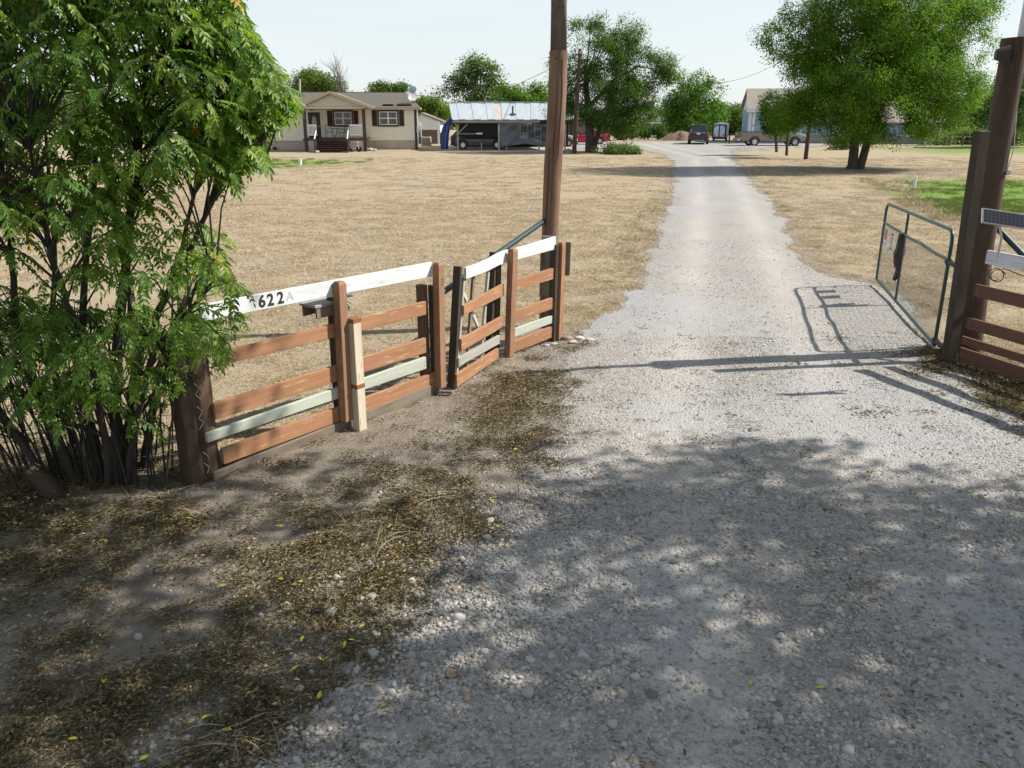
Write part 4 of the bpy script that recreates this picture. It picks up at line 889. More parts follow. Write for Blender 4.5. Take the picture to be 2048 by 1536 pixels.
def tq(u0, u1, v0, v1, mat, off, name='print'):
    k = 5; vv = []; ff = []
    for j in range(k + 1):
        for i in range(k + 1): p = tarp(u0 + (u1 - u0) * i / k, v0 + (v1 - v0) * j / k); vv.append(p + Vector((0, -off, 0)))
    for j in range(k):
        for i in range(k): a = j * (k + 1) + i; ff.append((a, a + 1, a + k + 2, a + k + 1))
    MB().add(vv, ff).build(name, mat, tp)
for u0, u1, v0, v1 in ((.35, .45, .30, .95), (.48, .58, .22, .92), (.60, .69, .18, .86), (.70, .79, .16, .83), (.80, .89, .15, .80)):
    tq(u0 - .01, u1 + .01, v0 - .04, v1 + .04, mp, .02); um = (u0 + u1) / 2
    for a, b in ((u0 + .006, um - .006), (um + .006, u1 - .006)): tq(a, b, v0 + .03, (v0 + v1) / 2 - .01, md_, .03); tq(a, b, (v0 + v1) / 2 + .02, v1 - .03, md_, .03)
bx0 = S(888, 270, YC).x
def btarp(u, v):
    L_ = [(882, 299), (880, 272), (887, 250), (902, 234)]; Rr = [(896, 298), (898, 268), (901, 250), (906, 240)]
    def P_(Q): f_ = v * 3; i = min(2, int(f_)); f_ -= i; return (Q[i][0] * (1 - f_) + Q[i + 1][0] * f_, Q[i][1] * (1 - f_) + Q[i + 1][1] * f_)
    a, b = P_(L_), P_(Rr); px, py = a[0] + (b[0] - a[0]) * u, a[1] + (b[1] - a[1]) * u
    return S(px, py, YC - .3 - .35 * math.sin(math.pi * u) * (1 - v * .6) - .05 * math.sin(u * 14))
bt_ = cloth('blue_tarp', btarp, 14, 16, m_blue, .02); tag(bt_, 'dark blue tarp bundled down the left end of the carport', 'tarp')
p = G(890, 300.5); MB_ = MB().box(p.x - .7, p.x + .55, p.y - .3, p.y + .6, -.02, .09); o = MB_.build('concrete_block', m_concrete, None, .01); tag(o, 'flat pale concrete slab under the blue tarp', 'slab')

# ================================================================ vehicles
def wheel(par, P_, yside, r, w_, mrim, spokes=5):
    t = MB(); c = P_
    prof = [(r * .62, -w_ / 2), (r * .93, -w_ / 2), (r, -w_ * .32), (r, w_ * .32), (r * .93, w_ / 2), (r * .62, w_ / 2)]; n_ = 22; vv = []; ff = []
    for j in range(n_):
        a = 2 * math.pi * j / n_
        for rr, yy in prof: vv.append((rr * math.cos(a), yy, rr * math.sin(a)))
    k = len(prof)
    for j in range(n_):
        for i in range(k): ff.append((j * k + i, ((j + 1) % n_) * k + i, ((j + 1) % n_) * k + (i + 1) % k, j * k + (i + 1) % k))
    return vv, ff
def vehicle(name, label, cat, loc, heading, L, W, stations, cab, paint, r=.33, wb=(.18, .8), rim=None, glass=None, group=None, extra=None, spokes=5):
    """stations: (x fraction from the nose, z bottom, z belt, width factor); cab: (x, z belt, z roof, half width factor) list"""
    T = Matrix.Translation(loc) @ Matrix.Rotation(heading, 4, 'Z'); root = thing(name, label, cat, loc, group)
    def put(vv): return [T @ Vector(v) for v in vv]
    X_ = lambda f_: L / 2 - f_ * L
    def loft(sec, close=True):
        vv = []; ff = []; k = len(sec[0])
        for s_ in sec: vv += s_
        for i in range(len(sec) - 1):
            for j in range(k - 1): ff.append((i * k + j, i * k + j + 1, (i + 1) * k + j + 1, (i + 1) * k + j))
        ff.append(tuple(range(k))); ff.append(tuple(range((len(sec) - 1) * k, len(sec) * k))[::-1]); return vv, ff
    sec = []
    for f_, zb, zt, wf_ in stations:
        h = W / 2 * wf_; x = X_(f_); zm = zb + (zt - zb) * .45
        half = [(h * .86, zb), (h * .97, zb + .10), (h, zm), (h * .98, zt - .12), (h * .93, zt - .03), (h * .8, zt)]
        sec.append([(x, y, z) for y, z in half] + [(x, -y, z) for y, z in half[::-1]])
    vv, ff = loft(sec); mb = MB().add(put(vv), ff); body = mb.build('body', paint, root, .0, True, autosmooth=35)
    sec = []
    for f_, zb, zt, wf_ in cab:
        h = W / 2 * wf_; x = X_(f_); sec.append([(x, h * .96, zb), (x, h * .8, zt - .05), (x, h * .7, zt), (x, -h * .7, zt), (x, -h * .8, zt - .05), (x, -h * .96, zb)])
    vv, ff = loft(sec); MB().add(put(vv), ff).build('glass_house', glass or m_glass, root, 0, False)
    rs = [s for s in cab if s[2] > max(q[2] for q in cab) - .2]
    rv = []
    for f_, zb, zt, wf_ in rs:
        h = W / 2 * wf_; x = X_(f_); rv.append([(x, h * .82, zt - .07), (x, h * .72, zt + .012), (x, 0, zt + .03), (x, -h * .72, zt + .012), (x, -h * .82, zt - .07)])
    vv, ff = loft(rv); MB().add(put(vv), ff[:-2]).build('roof_panel', paint, root, 0, True)
    for s_ in (-1, 1):                                          # pillars
        for (a, b) in ((0, 1), (len(cab) - 2, len(cab) - 1)) + (((len(cab) // 2, len(cab) // 2),) if len(cab) > 3 else ()):
            fa, za, ta_, wa = cab[a]; fb, zb2, tb3, wb_ = cab[b]; low_, high = (cab[a], cab[b]) if ta_ < tb3 else (cab[b], cab[a])
            p0 = Vector((X_(low_[0]), s_ * W / 2 * low_[3] * .95, low_[1])); p1 = Vector((X_(high[0]), s_ * W / 2 * high[3] * .81, high[2] - .04))
            if a == b: p0.x = p1.x
            MB().bar(T @ p0, T @ p1, .07, .05).build('pillar', paint if a != b else m_blackp, root)
    for f_ in wb:
        for s_ in (-1, 1):
            c = Vector((X_(f_), s_ * (W / 2 - .08), r)); vv, ff = wheel(None, c, s_, r, .22, None)
            wo = MB().add([T @ (Vector(v) + c) for v in vv], ff).build('wheel', m_blackrub, root, 0, True, autosmooth=40)
            ri = MB(); cc = c + Vector((0, s_ * .085, 0)); ri.disc(T @ cc, T.to_3x3() @ Vector((0, s_, 0)), r * .30, .02, 12)
            for q in range(spokes * 2):
                a = 2 * math.pi * q / (spokes * 2); ri.bar(T @ cc, T @ (cc + Vector((math.cos(a), 0, math.sin(a))) * r * .64), .05, .03, T.to_3x3() @ Vector((0, s_, 0)))
            n_ = 20; ring = [(T @ (cc + Vector((math.cos(2 * math.pi * q / n_), 0, math.sin(2 * math.pi * q / n_))) * r * .64)) for q in range(n_ + 1)]; ri.tube(ring, .025, 5, False)
            ri.build('rim', rim or m_chrome, wo)
            arch = MB(); ap_ = [T @ (c + Vector((math.cos(a), 0, math.sin(a))) * (r + .07) + Vector((0, s_ * .065, 0))) for a in [math.pi * q / 12 for q in range(13)]]; arch.tube(ap_, .045, 6); arch.build('wheel_arch', m_blackp, root)
    def bx_(name_, mat, x0, x1, y0, y1, z0, z1, bev=.01, par=None):
        mb = MB().box(x0, x1, y0, y1, z0, z1); mb.v = [tuple(T @ Vector(v)) for v in mb.v]; return mb.build(name_, mat, par or root, bev)
    if extra: extra(bx_, X_, L, W, T, root)
    return root
def lamps_std(zf=.68, zr_=.8, hw_=.8, tw=.2, plate=True):
    def e(bx_, X_, L, W, T, root):
        for s_ in (-1, 1):
            y = s_ * W / 2 * hw_
            bx_('headlight', m_lamp, L / 2 - .14, L / 2 - .005, y - .17, y + .12 if s_ < 0 else y + .12, zf - .08, zf + .06); bx_('tail_light', m_tailred, -L / 2 - .01, -L / 2 + .16, y - tw / 2, y + tw / 2, zr_ - .12, zr_ + .12)
            bx_('door_handle', paint_dark, X_(.58), X_(.55), s_ * W / 2 * .985 - .01, s_ * W / 2 * .985 + .02 if s_ > 0 else s_ * W / 2 * .985 - .0, zr_ + .02, zr_ + .05, 0)
            bx_('mirror', paint_dark, X_(.36), X_(.33), s_ * (W / 2 + .02), s_ * (W / 2 + .18), zr_ + .14, zr_ + .27)
            bx_('door_seam', m_blackp, X_(.62) - .006, X_(.62) + .006, s_ * W / 2 * .975 - .012, s_ * W / 2 * .975 + .012, .35, zr_ + .08, 0)
        if plate: bx_('number_plate', m_whitep, -L / 2 - .035, -L / 2 - .018, -.16, .16, zr_ - .06, zr_ + .09, 0)
        bx_('rear_bumper', m_blackp, -L / 2 - .04, -L / 2 + .1, -W / 2 * .9, W / 2 * .9, .32, .46); bx_('front_bumper', m_blackp, L / 2 - .06, L / 2 + .03, -W / 2 * .8, W / 2 * .8, .28, .42)
    return e
paint_dark = m_blackp
p_red = carpaint('red_paint', (.48, .022, .04), .1); p_black = carpaint('black_paint', (.012, .013, .014), .1); p_tan = carpaint('tan_metal_paint', (.24, .20, .155), .35); p_grey = carpaint('grey_paint', (.045, .05, .055), .3); p_silver = carpaint('silver_paint', (.5, .51, .53), .5)
def gl(px, py): p = G(px, py); return Vector((p.x, p.y, .0))
coupe = [(0, .35, .62, .78), (.04, .25, .72, .92), (.15, .2, .80, .98), (.33, .2, .90, 1), (.55, .2, .93, 1), (.75, .22, .98, 1), (.93, .28, 1.0, .95), (.985, .36, .97, .85), (1, .42, .9, .8)]
coupec = [(.30, .86, .90, .93), (.46, .90, 1.34, .9), (.60, .92, 1.38, .9), (.74, .93, 1.28, .88), (.90, .97, 1.0, .85)]
l = gl(1175, 289.5); l.y += .9
vehicle('red_car', 'red two door coupe parked behind the trunk of the mid yard tree', 'car', l, math.pi - .03, 4.3, 1.8, coupe, coupec, p_red, .34, (.175, .77), extra=lamps_std(.62, .82, .78, .3))
hatch = [(0, .35, .75, .8), (.04, .25, .86, .93), (.14, .22, .98, .98), (.28, .22, 1.05, 1), (.6, .22, 1.08, 1), (.92, .25, 1.1, .98), (.98, .32, 1.1, .93), (1, .4, 1.02, .9)]
hatchc = [(.25, 1.02, 1.06, .94), (.40, 1.06, 1.62, .9), (.60, 1.07, 1.70, .9), (.86, 1.08, 1.64, .88), (.97, 1.08, 1.12, .9)]
l = gl(1100, 291); l.y = 75.5
vehicle('silver_car', 'silver car mostly hidden behind the reddish timber pole', 'car', l, .0, 4.5, 1.82, hatch, hatchc, p_silver, .33, (.18, .8), extra=lamps_std(.7, .9))
l = Vector(((S(926, 290, YC + 1.6).x + S(991, 290, YC + 1.6).x) / 2 + .05, YC + 1.75, .06))
vehicle('grey_suv', 'dark grey sport utility vehicle parked in the shade of the carport', 'car', l, 0.0, 4.6, 1.84, hatch, hatchc, p_grey, .35, (.19, .79), extra=lamps_std(.7, .95))
suv = [(0, .4, .85, .82), (.04, .3, .95, .94), (.15, .28, 1.05, .98), (.28, .26, 1.1, 1), (.6, .26, 1.12, 1), (.9, .28, 1.14, .98), (.975, .36, 1.14, .95), (1, .45, 1.05, .92)]
suvc = [(.25, 1.06, 1.1, .94), (.38, 1.1, 1.68, .9), (.60, 1.1, 1.76, .9), (.88, 1.12, 1.72, .88), (.97, 1.12, 1.16, .92)]
l = gl(1407, 289.5); l.y += 2.3
def suvx(bx_, X_, L, W, T, root):
    lamps_std(.8, .98, .86, .2)(bx_, X_, L, W, T, root); bx_('tailgate_trim', m_chrome, -L / 2 - .03, -L / 2 - .005, -.5, .5, 1.06, 1.09); bx_('skid_plate', m_galv, -L / 2 - .06, -L / 2, -.55, .55, .36, .42)
    for s_ in (-1, 1): bx_('roof_rail', m_chrome, X_(.85), X_(.42), s_ * .62 - .02, s_ * .62 + .02, 1.77, 1.82)
vehicle('black_suv', 'black sport utility vehicle seen from behind at the end of the drive', 'car', l, math.pi / 2 - .23, 4.6, 1.86, suv, suvc, p_black, .36, (.19, .79), extra=suvx)
# pickup
bedz = 1.18
pk = [(0, .5, .95, .84), (.03, .4, 1.06, .94), (.12, .36, 1.12, .98), (.25, .36, 1.16, 1), (.42, .36, 1.18, 1), (.62, .36, 1.18, 1), (.97, .4, 1.18, .99), (1, .5, 1.16, .96)]
pkc = [(.245, 1.14, 1.18, .96), (.34, 1.16, 1.80, .90), (.45, 1.16, 1.90, .9), (.575, 1.17, 1.87, .9), (.60, 1.17, 1.22, .93)]
def pkx(bx_, X_, L, W, T, root):
    lamps_std(.85, 1.0, .88, .14)(bx_, X_, L, W, T, root)
    for s_ in (-1, 1): bx_('bed_rail', m_blackp, X_(.995), X_(.615), s_ * W / 2 * .9 - .06, s_ * W / 2 * .9 + .06, 1.18, 1.24)
    bx_('tailgate_cap', m_blackp, -L / 2 - .0, -L / 2 + .06, -W / 2 * .84, W / 2 * .84, 1.165, 1.22); bx_('chrome_bumper', m_chrome, -L / 2 - .15, -L / 2 + .02, -W / 2 * .9, W / 2 * .9, .45, .66); bx_('bed_floor', m_blackp, X_(.97), X_(.63), -W / 2 * .75, W / 2 * .75, 1.181, 1.19)
    bx_('front_chrome', m_chrome, L / 2 - .02, L / 2 + .08, -W / 2 * .85, W / 2 * .85, .5, .74)
p0 = gl(1545, 292.5); p0.y += 1.0
vehicle('pickup_truck', 'tan pickup truck parked in front of the pale blue house', 'truck', p0, .0, 5.95, 2.0, pk, pkc, p_tan, .39, (.165, .775), extra=pkx)
# enclosed trailer
tl = gl(1437, 283); Tq = thing('enclosed_trailer', 'white enclosed cargo trailer with double rear doors beside the black vehicle', 'trailer', tl)
m_tw = plain('trailer_white', (.74, .80, .88), (.70, .76, .84), 2, .4); w2 = .70; zt_ = 1.78; zb_ = .36
bodyp = [(-w2, zb_), (w2, zb_), (w2, zt_ - .12), (w2 - .12, zt_ - .02), (0, zt_ + .07), (-w2 + .12, zt_ - .02), (-w2, zt_ - .12)]
MB().prism([(tl.x + a, tl.y, b) for a, b in bodyp], (0, 4.2, 0)).build('box_body', m_whitep, Tq, .01)
frm = MB(); 
for a in ((-w2 + .0, -w2 + .13, zb_, zt_ - .1), (w2 - .13, w2 - .0, zb_, zt_ - .1), (-w2 + .13, w2 - .13, zt_ - .2, zt_ - .1), (-w2 + .13, w2 - .13, zb_, zb_ + .12)): frm.box(tl.x + a[0], tl.x + a[1], tl.y - .05, tl.y, a[2], a[3])
frm.build('door_surround', m_blackp, Tq)
for s_ in (-1, 1):
    xa, xb = sorted((s_ * .05, s_ * (w2 - .15))); dq = MB().box(tl.x + xa, tl.x + xb, tl.y - .04, tl.y - .005, zb_ + .13, zt_ - .22).build('rear_door', m_tw, Tq, .008)
    for z in (.62, 1.42): MB().box(tl.x + s_ * (w2 - .34), tl.x + s_ * (w2 - .12), tl.y - .065, tl.y - .042, z, z + .07).build('hinge', m_blackp, dq)
    vv, ff = wheel(None, None, s_, .33, .2, None); MB().add([Vector(v[:]) .yxz if False else Vector((v[1], v[0], v[2])) + Vector((tl.x + s_ * (w2 - .06), tl.y + 2.1, .33)) for v in vv], ff).build('wheel', m_blackrub, Tq, 0, True)
MB().box(tl.x - .05, tl.x + .05, tl.y - .07, tl.y - .042, zb_ + .1, zt_ - .15).build('lock_bar', m_blackp, Tq); MB().box(tl.x - .64, tl.x + .64, tl.y - .06, tl.y + .1, .23, .35).build('rear_bumper', m_blackp, Tq)
MB().bar((tl.x, tl.y + 4.2, .4), (tl.x, tl.y + 5.4, .4), .1, .1).build('drawbar', m_blackp, Tq)
Tq.rotation_euler.z = -.30
# gooseneck trailer tongue beside the pickup
gn = gl(1463, 285); gn.y = 82; GN = thing('trailer_tongue', 'rusty black trailer tongue standing behind the tan pickup', 'trailer tongue', gn); q = S(1463, 270, 82)
MB().bar(S(1457, 269, 82), S(1484, 268, 82), .12, .14).build('beam', m_blackp, GN); MB().bar(S(1459, 270, 82), (S(1459, 280, 82).x, 82, 0), .14, .14).build('jack_leg', m_rust, GN); MB().bar(S(1480, 269, 82), (S(1480, 280, 82).x, 82, 0.05), .08, .08).build('coupler', m_galv, GN)

# ================================================================ vegetation
def unit(n): 
    v = rng.normal(size=(n, 3)); return v / np.linalg.norm(v, axis=1)[:, None]
def leaf_quads(c, d, nrm, ln, wd, col, fold=.0):
    """two-triangle leaves with a fold along the rib"""
    d = d / np.linalg.norm(d, axis=1)[:, None]; s = np.cross(d, nrm); s /= (np.linalg.norm(s, axis=1)[:, None] + 1e-9); up = np.cross(s, d)
    ln = np.asarray(ln)[:, None]; wd = np.asarray(wd)[:, None]
    b = c; t = c + d * ln - up * ln * .12; m = c + d * ln * .45
    l = m + s * wd * .5 + up * wd * fold; r = m - s * wd * .5 + up * wd * fold
    v = np.stack([b, r, t, l], 1).reshape(-1, 3); n = len(c); i = np.arange(n)[:, None] * 4
    f = np.concatenate([i + np.array([[0, 1, 2]]), i + np.array([[0, 2, 3]])], 0)
    return v, f, np.repeat(col, 4, 0)
def crown_mesh(lobes, nclump, per, clump_r, leaf, cols, shell=.45, upbias=.5, yellow=.0, flat=.8, gap=.40, gscale=3.2):
    L = np.array(lobes, float); ex_ = []
    for q in L:                                                # sprays that break the outline
        for _ in range(3):
            dv = unit(1)[0]; dv[2] = abs(dv[2]) * .8 if dv[2] < -.2 else dv[2]; k = rng.uniform(.85, 1.12); r_ = rng.uniform(.2, .36); ex_.append([q[0] + dv[0] * q[3] * k, q[1] + dv[1] * q[4] * k, q[2] + dv[2] * q[5] * k, q[3] * r_, q[4] * r_, q[5] * r_])
    L = np.concatenate([L, np.array(ex_)]); nclump = int(nclump * 1.5); wts = (L[:, 3] * L[:, 4] * L[:, 5]) ** .75; li = rng.choice(len(L), nclump, p=wts / wts.sum())
    u = unit(nclump); rr = (rng.random(nclump) ** shell)[:, None]
    cc = L[li, :3] + u * L[li, 3:6] * rr
    gs = clump_r * gscale; sd0 = int(abs(L[0, 0]) * 7) % 90
    gn = .6 * vnoise(cc[:, 0] + cc[:, 2] * .8, cc[:, 1] * .9 + cc[:, 2] * 1.1, gs, sd0) + .4 * vnoise(cc[:, 0] * 1.1 - cc[:, 1] * .7, cc[:, 2], gs * .8, sd0 + 3)
    kp = gn > gap; cc = cc[kp]; u = u[kp]; nclump = len(cc)
    cr = clump_r * (.6 + .8 * rng.random(nclump))
    k = rng.poisson(per, nclump).clip(2); ci = np.repeat(np.arange(nclump), k); n = len(ci)
    off = unit(n) * (rng.random((n, 1)) ** .5) * 1.7 * cr[ci][:, None] * np.array([1, 1, flat]); p = cc[ci] + off
    out = u[ci] * .5 + off / (np.linalg.norm(off, axis=1)[:, None] + 1e-6) * .6
    d = out + unit(n) * .8 - np.array([0, 0, .35]); nrm = unit(n) * .38 + np.array([0, 0, upbias]) + out * .9
    ln = leaf * (.6 + .8 * rng.random(n)); cols = np.array(cols)
    t = np.clip(rng.random(nclump)[ci] * .8 + rng.random(n) * .35 - .05, 0, 1)[:, None]
    c = cols[0] * (1 - t) + cols[1] * t
    if yellow: yl = (rng.random(nclump)[ci] < yellow) & (rng.random(n) < .7); c[yl] = np.array(cols[2])
    c = c * (.8 + .4 * rng.random((n, 1))) * np.array([1.45, 1.6, 1.35])
    v, f, q = leaf_quads(p, d, nrm, ln, ln * .55, c, .12); return v, f, q, cc
def tree(name, label, base, lobes, trunk, nclump=500, per=22, clump_r=.35, leaf=.16, cols=((.03, .06, .012), (.07, .12, .025), (.2, .18, .03)), bark=None, mat=None, nlimb=14, shell=.45, yellow=0, group=None, limb_r=.5, cat='tree', twigs=0, upbias=.5, gap=.40, gscale=3.2):
    """trunk: list of polylines [(points, radii)]"""
    base = Vector(base); t = thing(name, label, cat, base, group); bark = bark or m_bark
    v, f, c, cc = crown_mesh(lobes, nclump, per, clump_r, leaf, cols, shell, upbias, yellow, gap=gap, gscale=gscale)
    fast_mesh('crown', v, f, mat or m_leaf, c, t)
    for pts, rad in trunk: MB().tube(pts, rad, 10, True, 0, .12).build('trunk', bark, t, 0, True, autosmooth=60)
    forks = [Vector(p[-1]) for p, r in trunk]; forks_r = [r[-1] for p, r in trunk]
    sel = rng.choice(len(cc), min(nlimb, len(cc)), replace=False)
    for q in sel:
        e = Vector(cc[q]); k = min(range(len(forks)), key=lambda i: (forks[i] - e).length); pts, rad = trunk[k]; s_ = Vector(pts[-2]).lerp(Vector(pts[-1]), random.uniform(.2, 1)); r_ = rad[-1] * limb_r
        m1 = s_.lerp(e, .4) + UPZ * (e - s_).length * .10 + Vector((random.uniform(-.3, .3), random.uniform(-.3, .3), 0)); m2 = s_.lerp(e, .75) + UPZ * (e - s_).length * .06
        lb = MB(); lb.tube([s_, m1, m2, e], [r_, r_ * .7, r_ * .42, r_ * .15], 7, False)
        for z in range(twigs):
            a = m1.lerp(e, random.random()); lb.tube([a, a + Vector(unit(1)[0]) * random.uniform(.4, 1.1) + UPZ * .2], [r_ * .25, r_ * .06], 5, False)
        lb.build('limb', bark, t, 0, True)
    return t
def plobe(px, py, Y, rx, ry, rd=None, dy=0):
    p = S(px, py, Y + dy); m = mpp(Y); return (p.x, p.y, p.z, rx * m, (rd or rx) * m, ry * m)
def ptrunk(Y, pts): return ([S(x, y, Y) for x, y, r in pts], [r * mpp(Y) for x, y, r in pts])

# ---- big two-stemmed tree on the right of the drive
Yt = 46.0
lob = [plobe(1640, 60, Yt, 95, 80), plobe(1760, 30, Yt, 130, 95, dy=-1), plobe(1880, 70, Yt, 95, 100), plobe(1600, 140, Yt, 60, 60), plobe(1700, 160, Yt, 120, 75, dy=-1.5), plobe(1830, 160, Yt, 125, 80), plobe(1620, 205, Yt, 80, 48), plobe(1740, 225, Yt, 120, 55, dy=-1), plobe(1860, 215, Yt, 85, 50), plobe(1700, 262, Yt, 75, 25), plobe(1800, 258, Yt, 70, 26), plobe(1580, 225, Yt, 45, 42), plobe(1780, -110, Yt, 150, 90), plobe(1910, 130, Yt, 70, 60), plobe(1790, 100, Yt, 170, 110, 130)]
tree('shade_tree', 'large leafy tree with two trunks right of the drive', G(1708, 338), lob, [ptrunk(Yt, [(1702, 343, 14), (1705, 330, 10), (1708, 300, 8.5), (1710, 260, 8), (1714, 220, 7), (1696, 150, 5)]), ptrunk(Yt, [(1716, 343, 11), (1722, 328, 8), (1732, 295, 7.5), (1746, 255, 7), (1768, 200, 5.5), (1795, 130, 3.5)])],
     2600, 95, .32, .098, ((.028, .064, .009), (.112, .178, .018), (.20, .22, .02)), nlimb=34, yellow=.05, shell=.4, limb_r=.55, gap=.39, gscale=4.5)
# ---- tree left of the drive
Ym = 65.5
lob = [plobe(1165, 80, Ym, 50, 36), plobe(1230, 78, Ym, 48, 42), plobe(1205, 125, Ym, 65, 45), plobe(1128, 140, Ym, 36, 42), plobe(1270, 130, Ym, 38, 45), plobe(1130, 200, Ym, 38, 40), plobe(1225, 185, Ym, 70, 50), plobe(1290, 175, Ym, 35, 40), plobe(1318, 130, Ym, 32, 40, dy=-.5), plobe(1335, 150, Ym, 22, 25), plobe(1210, 240, Ym, 60, 30), plobe(1260, 225, Ym, 45, 38), plobe(1170, 225, Ym, 40, 35), plobe(1245, 255, Ym, 40, 14)]
tree('yard_tree', 'open crowned green tree left of the drive beside the red car', G(1180, 303), lob, [ptrunk(Ym, [(1181, 307, 12), (1180, 285, 9), (1179, 250, 8), (1174, 190, 6), (1170, 130, 3.5)]), ptrunk(Ym, [(1186, 300, 6), (1200, 255, 4), (1222, 215, 3.4), (1240, 150, 2)]), ptrunk(Ym, [(1176, 215, 5), (1230, 160, 3), (1280, 130, 1.6)])],
     950, 80, .36, .125, ((.030, .058, .014), (.080, .125, .028), (.14, .14, .03)), nlimb=34, shell=.5, twigs=2, limb_r=.6, gap=.40, gscale=4)
# ---- pair of small dark trees in front of the pickup
Yk = 60.5
tree('young_tree', 'left of two slim dark young trees before the pickup', G(1553, 303), [plobe(1545, 235, Yk, 26, 34), plobe(1540, 210, Yk, 20, 24), plobe(1556, 255, Yk, 18, 18)], [ptrunk(Yk, [(1553, 304, 3), (1552, 270, 2.4), (1546, 225, 1.5)])], 260, 22, .22, .14, ((.018, .040, .012), (.045, .08, .02), (.1, .1, .02)), nlimb=8, group='young trees by the pickup')
tree('young_tree', 'right of two slim dark young trees before the pickup', G(1573, 310), [plobe(1585, 228, Yk - 3, 28, 36), plobe(1578, 250, Yk - 3, 22, 18)], [ptrunk(Yk - 3, [(1573, 311, 3), (1575, 270, 2.3), (1582, 225, 1.5)])], 240, 22, .22, .14, ((.022, .045, .012), (.05, .085, .02), (.1, .1, .02)), nlimb=8, group='young trees by the pickup')
# ---- tall airy tree behind the carport
Ya = 98.0
tree('airy_tree', 'tall thin crowned tree rising behind the tin carport roof', G(945, 276), [plobe(948, 132, Ya, 36, 24), plobe(975, 155, Ya, 32, 28), plobe(925, 165, Ya, 34, 28), plobe(890, 188, Ya, 20, 12), plobe(955, 190, Ya, 45, 22), plobe(990, 175, Ya, 20, 22)], [ptrunk(Ya, [(950, 276, 7), (950, 230, 5.5), (952, 180, 4), (950, 140, 2)])], 420, 15, .42, .27, ((.045, .065, .03), (.10, .13, .055), (.1, .1, .03)), bark=m_bark_l, nlimb=26, shell=.6, twigs=3, limb_r=.7)
Yg = 92.0
tree('round_tree', 'bushy bright green tree behind the right end of the carport', G(1045, 280), [plobe(1020, 198, Yg, 36, 24), plobe(1055, 196, Yg, 40, 26), plobe(1080, 205, Yg, 28, 22), plobe(1040, 225, Yg, 60, 25)], [ptrunk(Yg, [(1045, 280, 6), (1045, 230, 5), (1045, 200, 3)])], 520, 20, .42, .24, ((.045, .085, .012), (.10, .165, .022), (.1, .1, .03)), nlimb=8)
# ---- trees at the end of the drive
Yd = 104.0
tree('drive_end_tree', 'broad fresh green tree at the far end of the drive', G(1395, 275), [plobe(1390, 165, Yd, 30, 26), plobe(1372, 200, Yd, 42, 34), plobe(1415, 195, Yd, 34, 38), plobe(1395, 235, Yd, 60, 34), plobe(1350, 225, Yd, 34, 32), plobe(1430, 235, Yd, 28, 28), plobe(1380, 260, Yd, 66, 20)], [ptrunk(Yd, [(1395, 277, 7), (1394, 240, 5.5), (1392, 190, 3.5)])], 900, 20, .42, .25, ((.035, .075, .012), (.085, .15, .024), (.1, .1, .03)), nlimb=14, yellow=.0)
tree('thicket_tree', 'low dense tree behind the white trailer', G(1455, 280), [plobe(1460, 235, 112, 28, 28), plobe(1480, 250, 112, 24, 24), plobe(1445, 255, 112, 30, 24)], [ptrunk(112, [(1458, 272, 4), (1458, 235, 3)])], 330, 18, .45, .26, ((.03, .055, .014), (.075, .115, .025), (.1, .1, .03)), nlimb=6)
for px, r_, lb in ((1240, 19, 'leftmost clipped shrub of the row before the grey house'), (1263, 13, 'small middle shrub of the row before the grey house'), (1289, 17, 'rounded right shrub of the row before the grey house'), (1316, 20, 'tall loose shrub nearest the dirt mound')):
    Ys = 93; tree('shrub', lb, G(px, 280), [plobe(px, 268 - (r_ - 14) * .4, Ys, r_ * .8, r_ * .75)], [ptrunk(Ys, [(px, 283, 1.5), (px, 270, 1)])], 90, 18, .25, .17, ((.020, .042, .012), (.055, .085, .022), (.1, .1, .03)), nlimb=3, group='shrubs before the grey house', cat='shrub')
# ---- trees behind the cream house
Yb_ = 108.0
tree('back_tree', 'olive green tree behind the porch gable of the cream house', G(640, 270), [plobe(625, 165, Yb_, 40, 24), plobe(645, 172, Yb_, 36, 22), plobe(605, 175, Yb_, 30, 26), plobe(670, 183, Yb_, 26, 14)], [ptrunk(Yb_, [(635, 275, 6), (635, 190, 3)])], 560, 20, .45, .26, ((.05, .07, .018), (.11, .135, .035), (.1, .1, .03)), nlimb=6)
dt = thing('bare_tree', 'leafless grey tree behind the cream house roof', 'tree', G(688, 270)); Yq = 106.0
def branch(p, d, ln, r_, dep, mb):
    pts = [p]; q = Vector(p); dd = Vector(d)
    for k in range(3): dd = (dd + Vector((random.uniform(-.25, .25), random.uniform(-.25, .25), random.uniform(-.05, .2)))).normalized(); q = q + dd * ln / 3; pts.append(q.copy())
    mb.tube(pts, [r_, r_ * .8, r_ * .6, r_ * .4], 6, False)
    if dep:
        for k in range(3 if dep > 1 else 4):
            a = pts[1 + k % 3]; nd = (dd + Vector((random.uniform(-1, 1), random.uniform(-.8, .8), random.uniform(-.1, .7)))).normalized(); branch(a, nd, ln * .72, r_ * .5, dep - 1, mb)
p = S(688, 275, Yq); MB().tube([p, S(689, 215, Yq), S(690, 182, Yq)], [.28, .2, .15], 8).build('trunk', m_bark_l, dt, 0, True)
for k in range(5): mb = MB(); a = S(690, 205 - k * 5, Yq); branch(a, Vector((random.uniform(-.8, .8), 0, 1)).normalized(), 2.1, .09, 3, mb); mb.build('limb', m_bark_l, dt)
tree('back_tree', 'small olive tree just right of the leafless tree', G(755, 270), [plobe(750, 182, Yb_, 22, 12), plobe(772, 180, Yb_, 16, 14)], [ptrunk(Yb_, [(758, 275, 5), (758, 190, 2)])], 170, 18, .4, .25, ((.05, .068, .018), (.10, .125, .035), (.1, .1, .03)), nlimb=6)
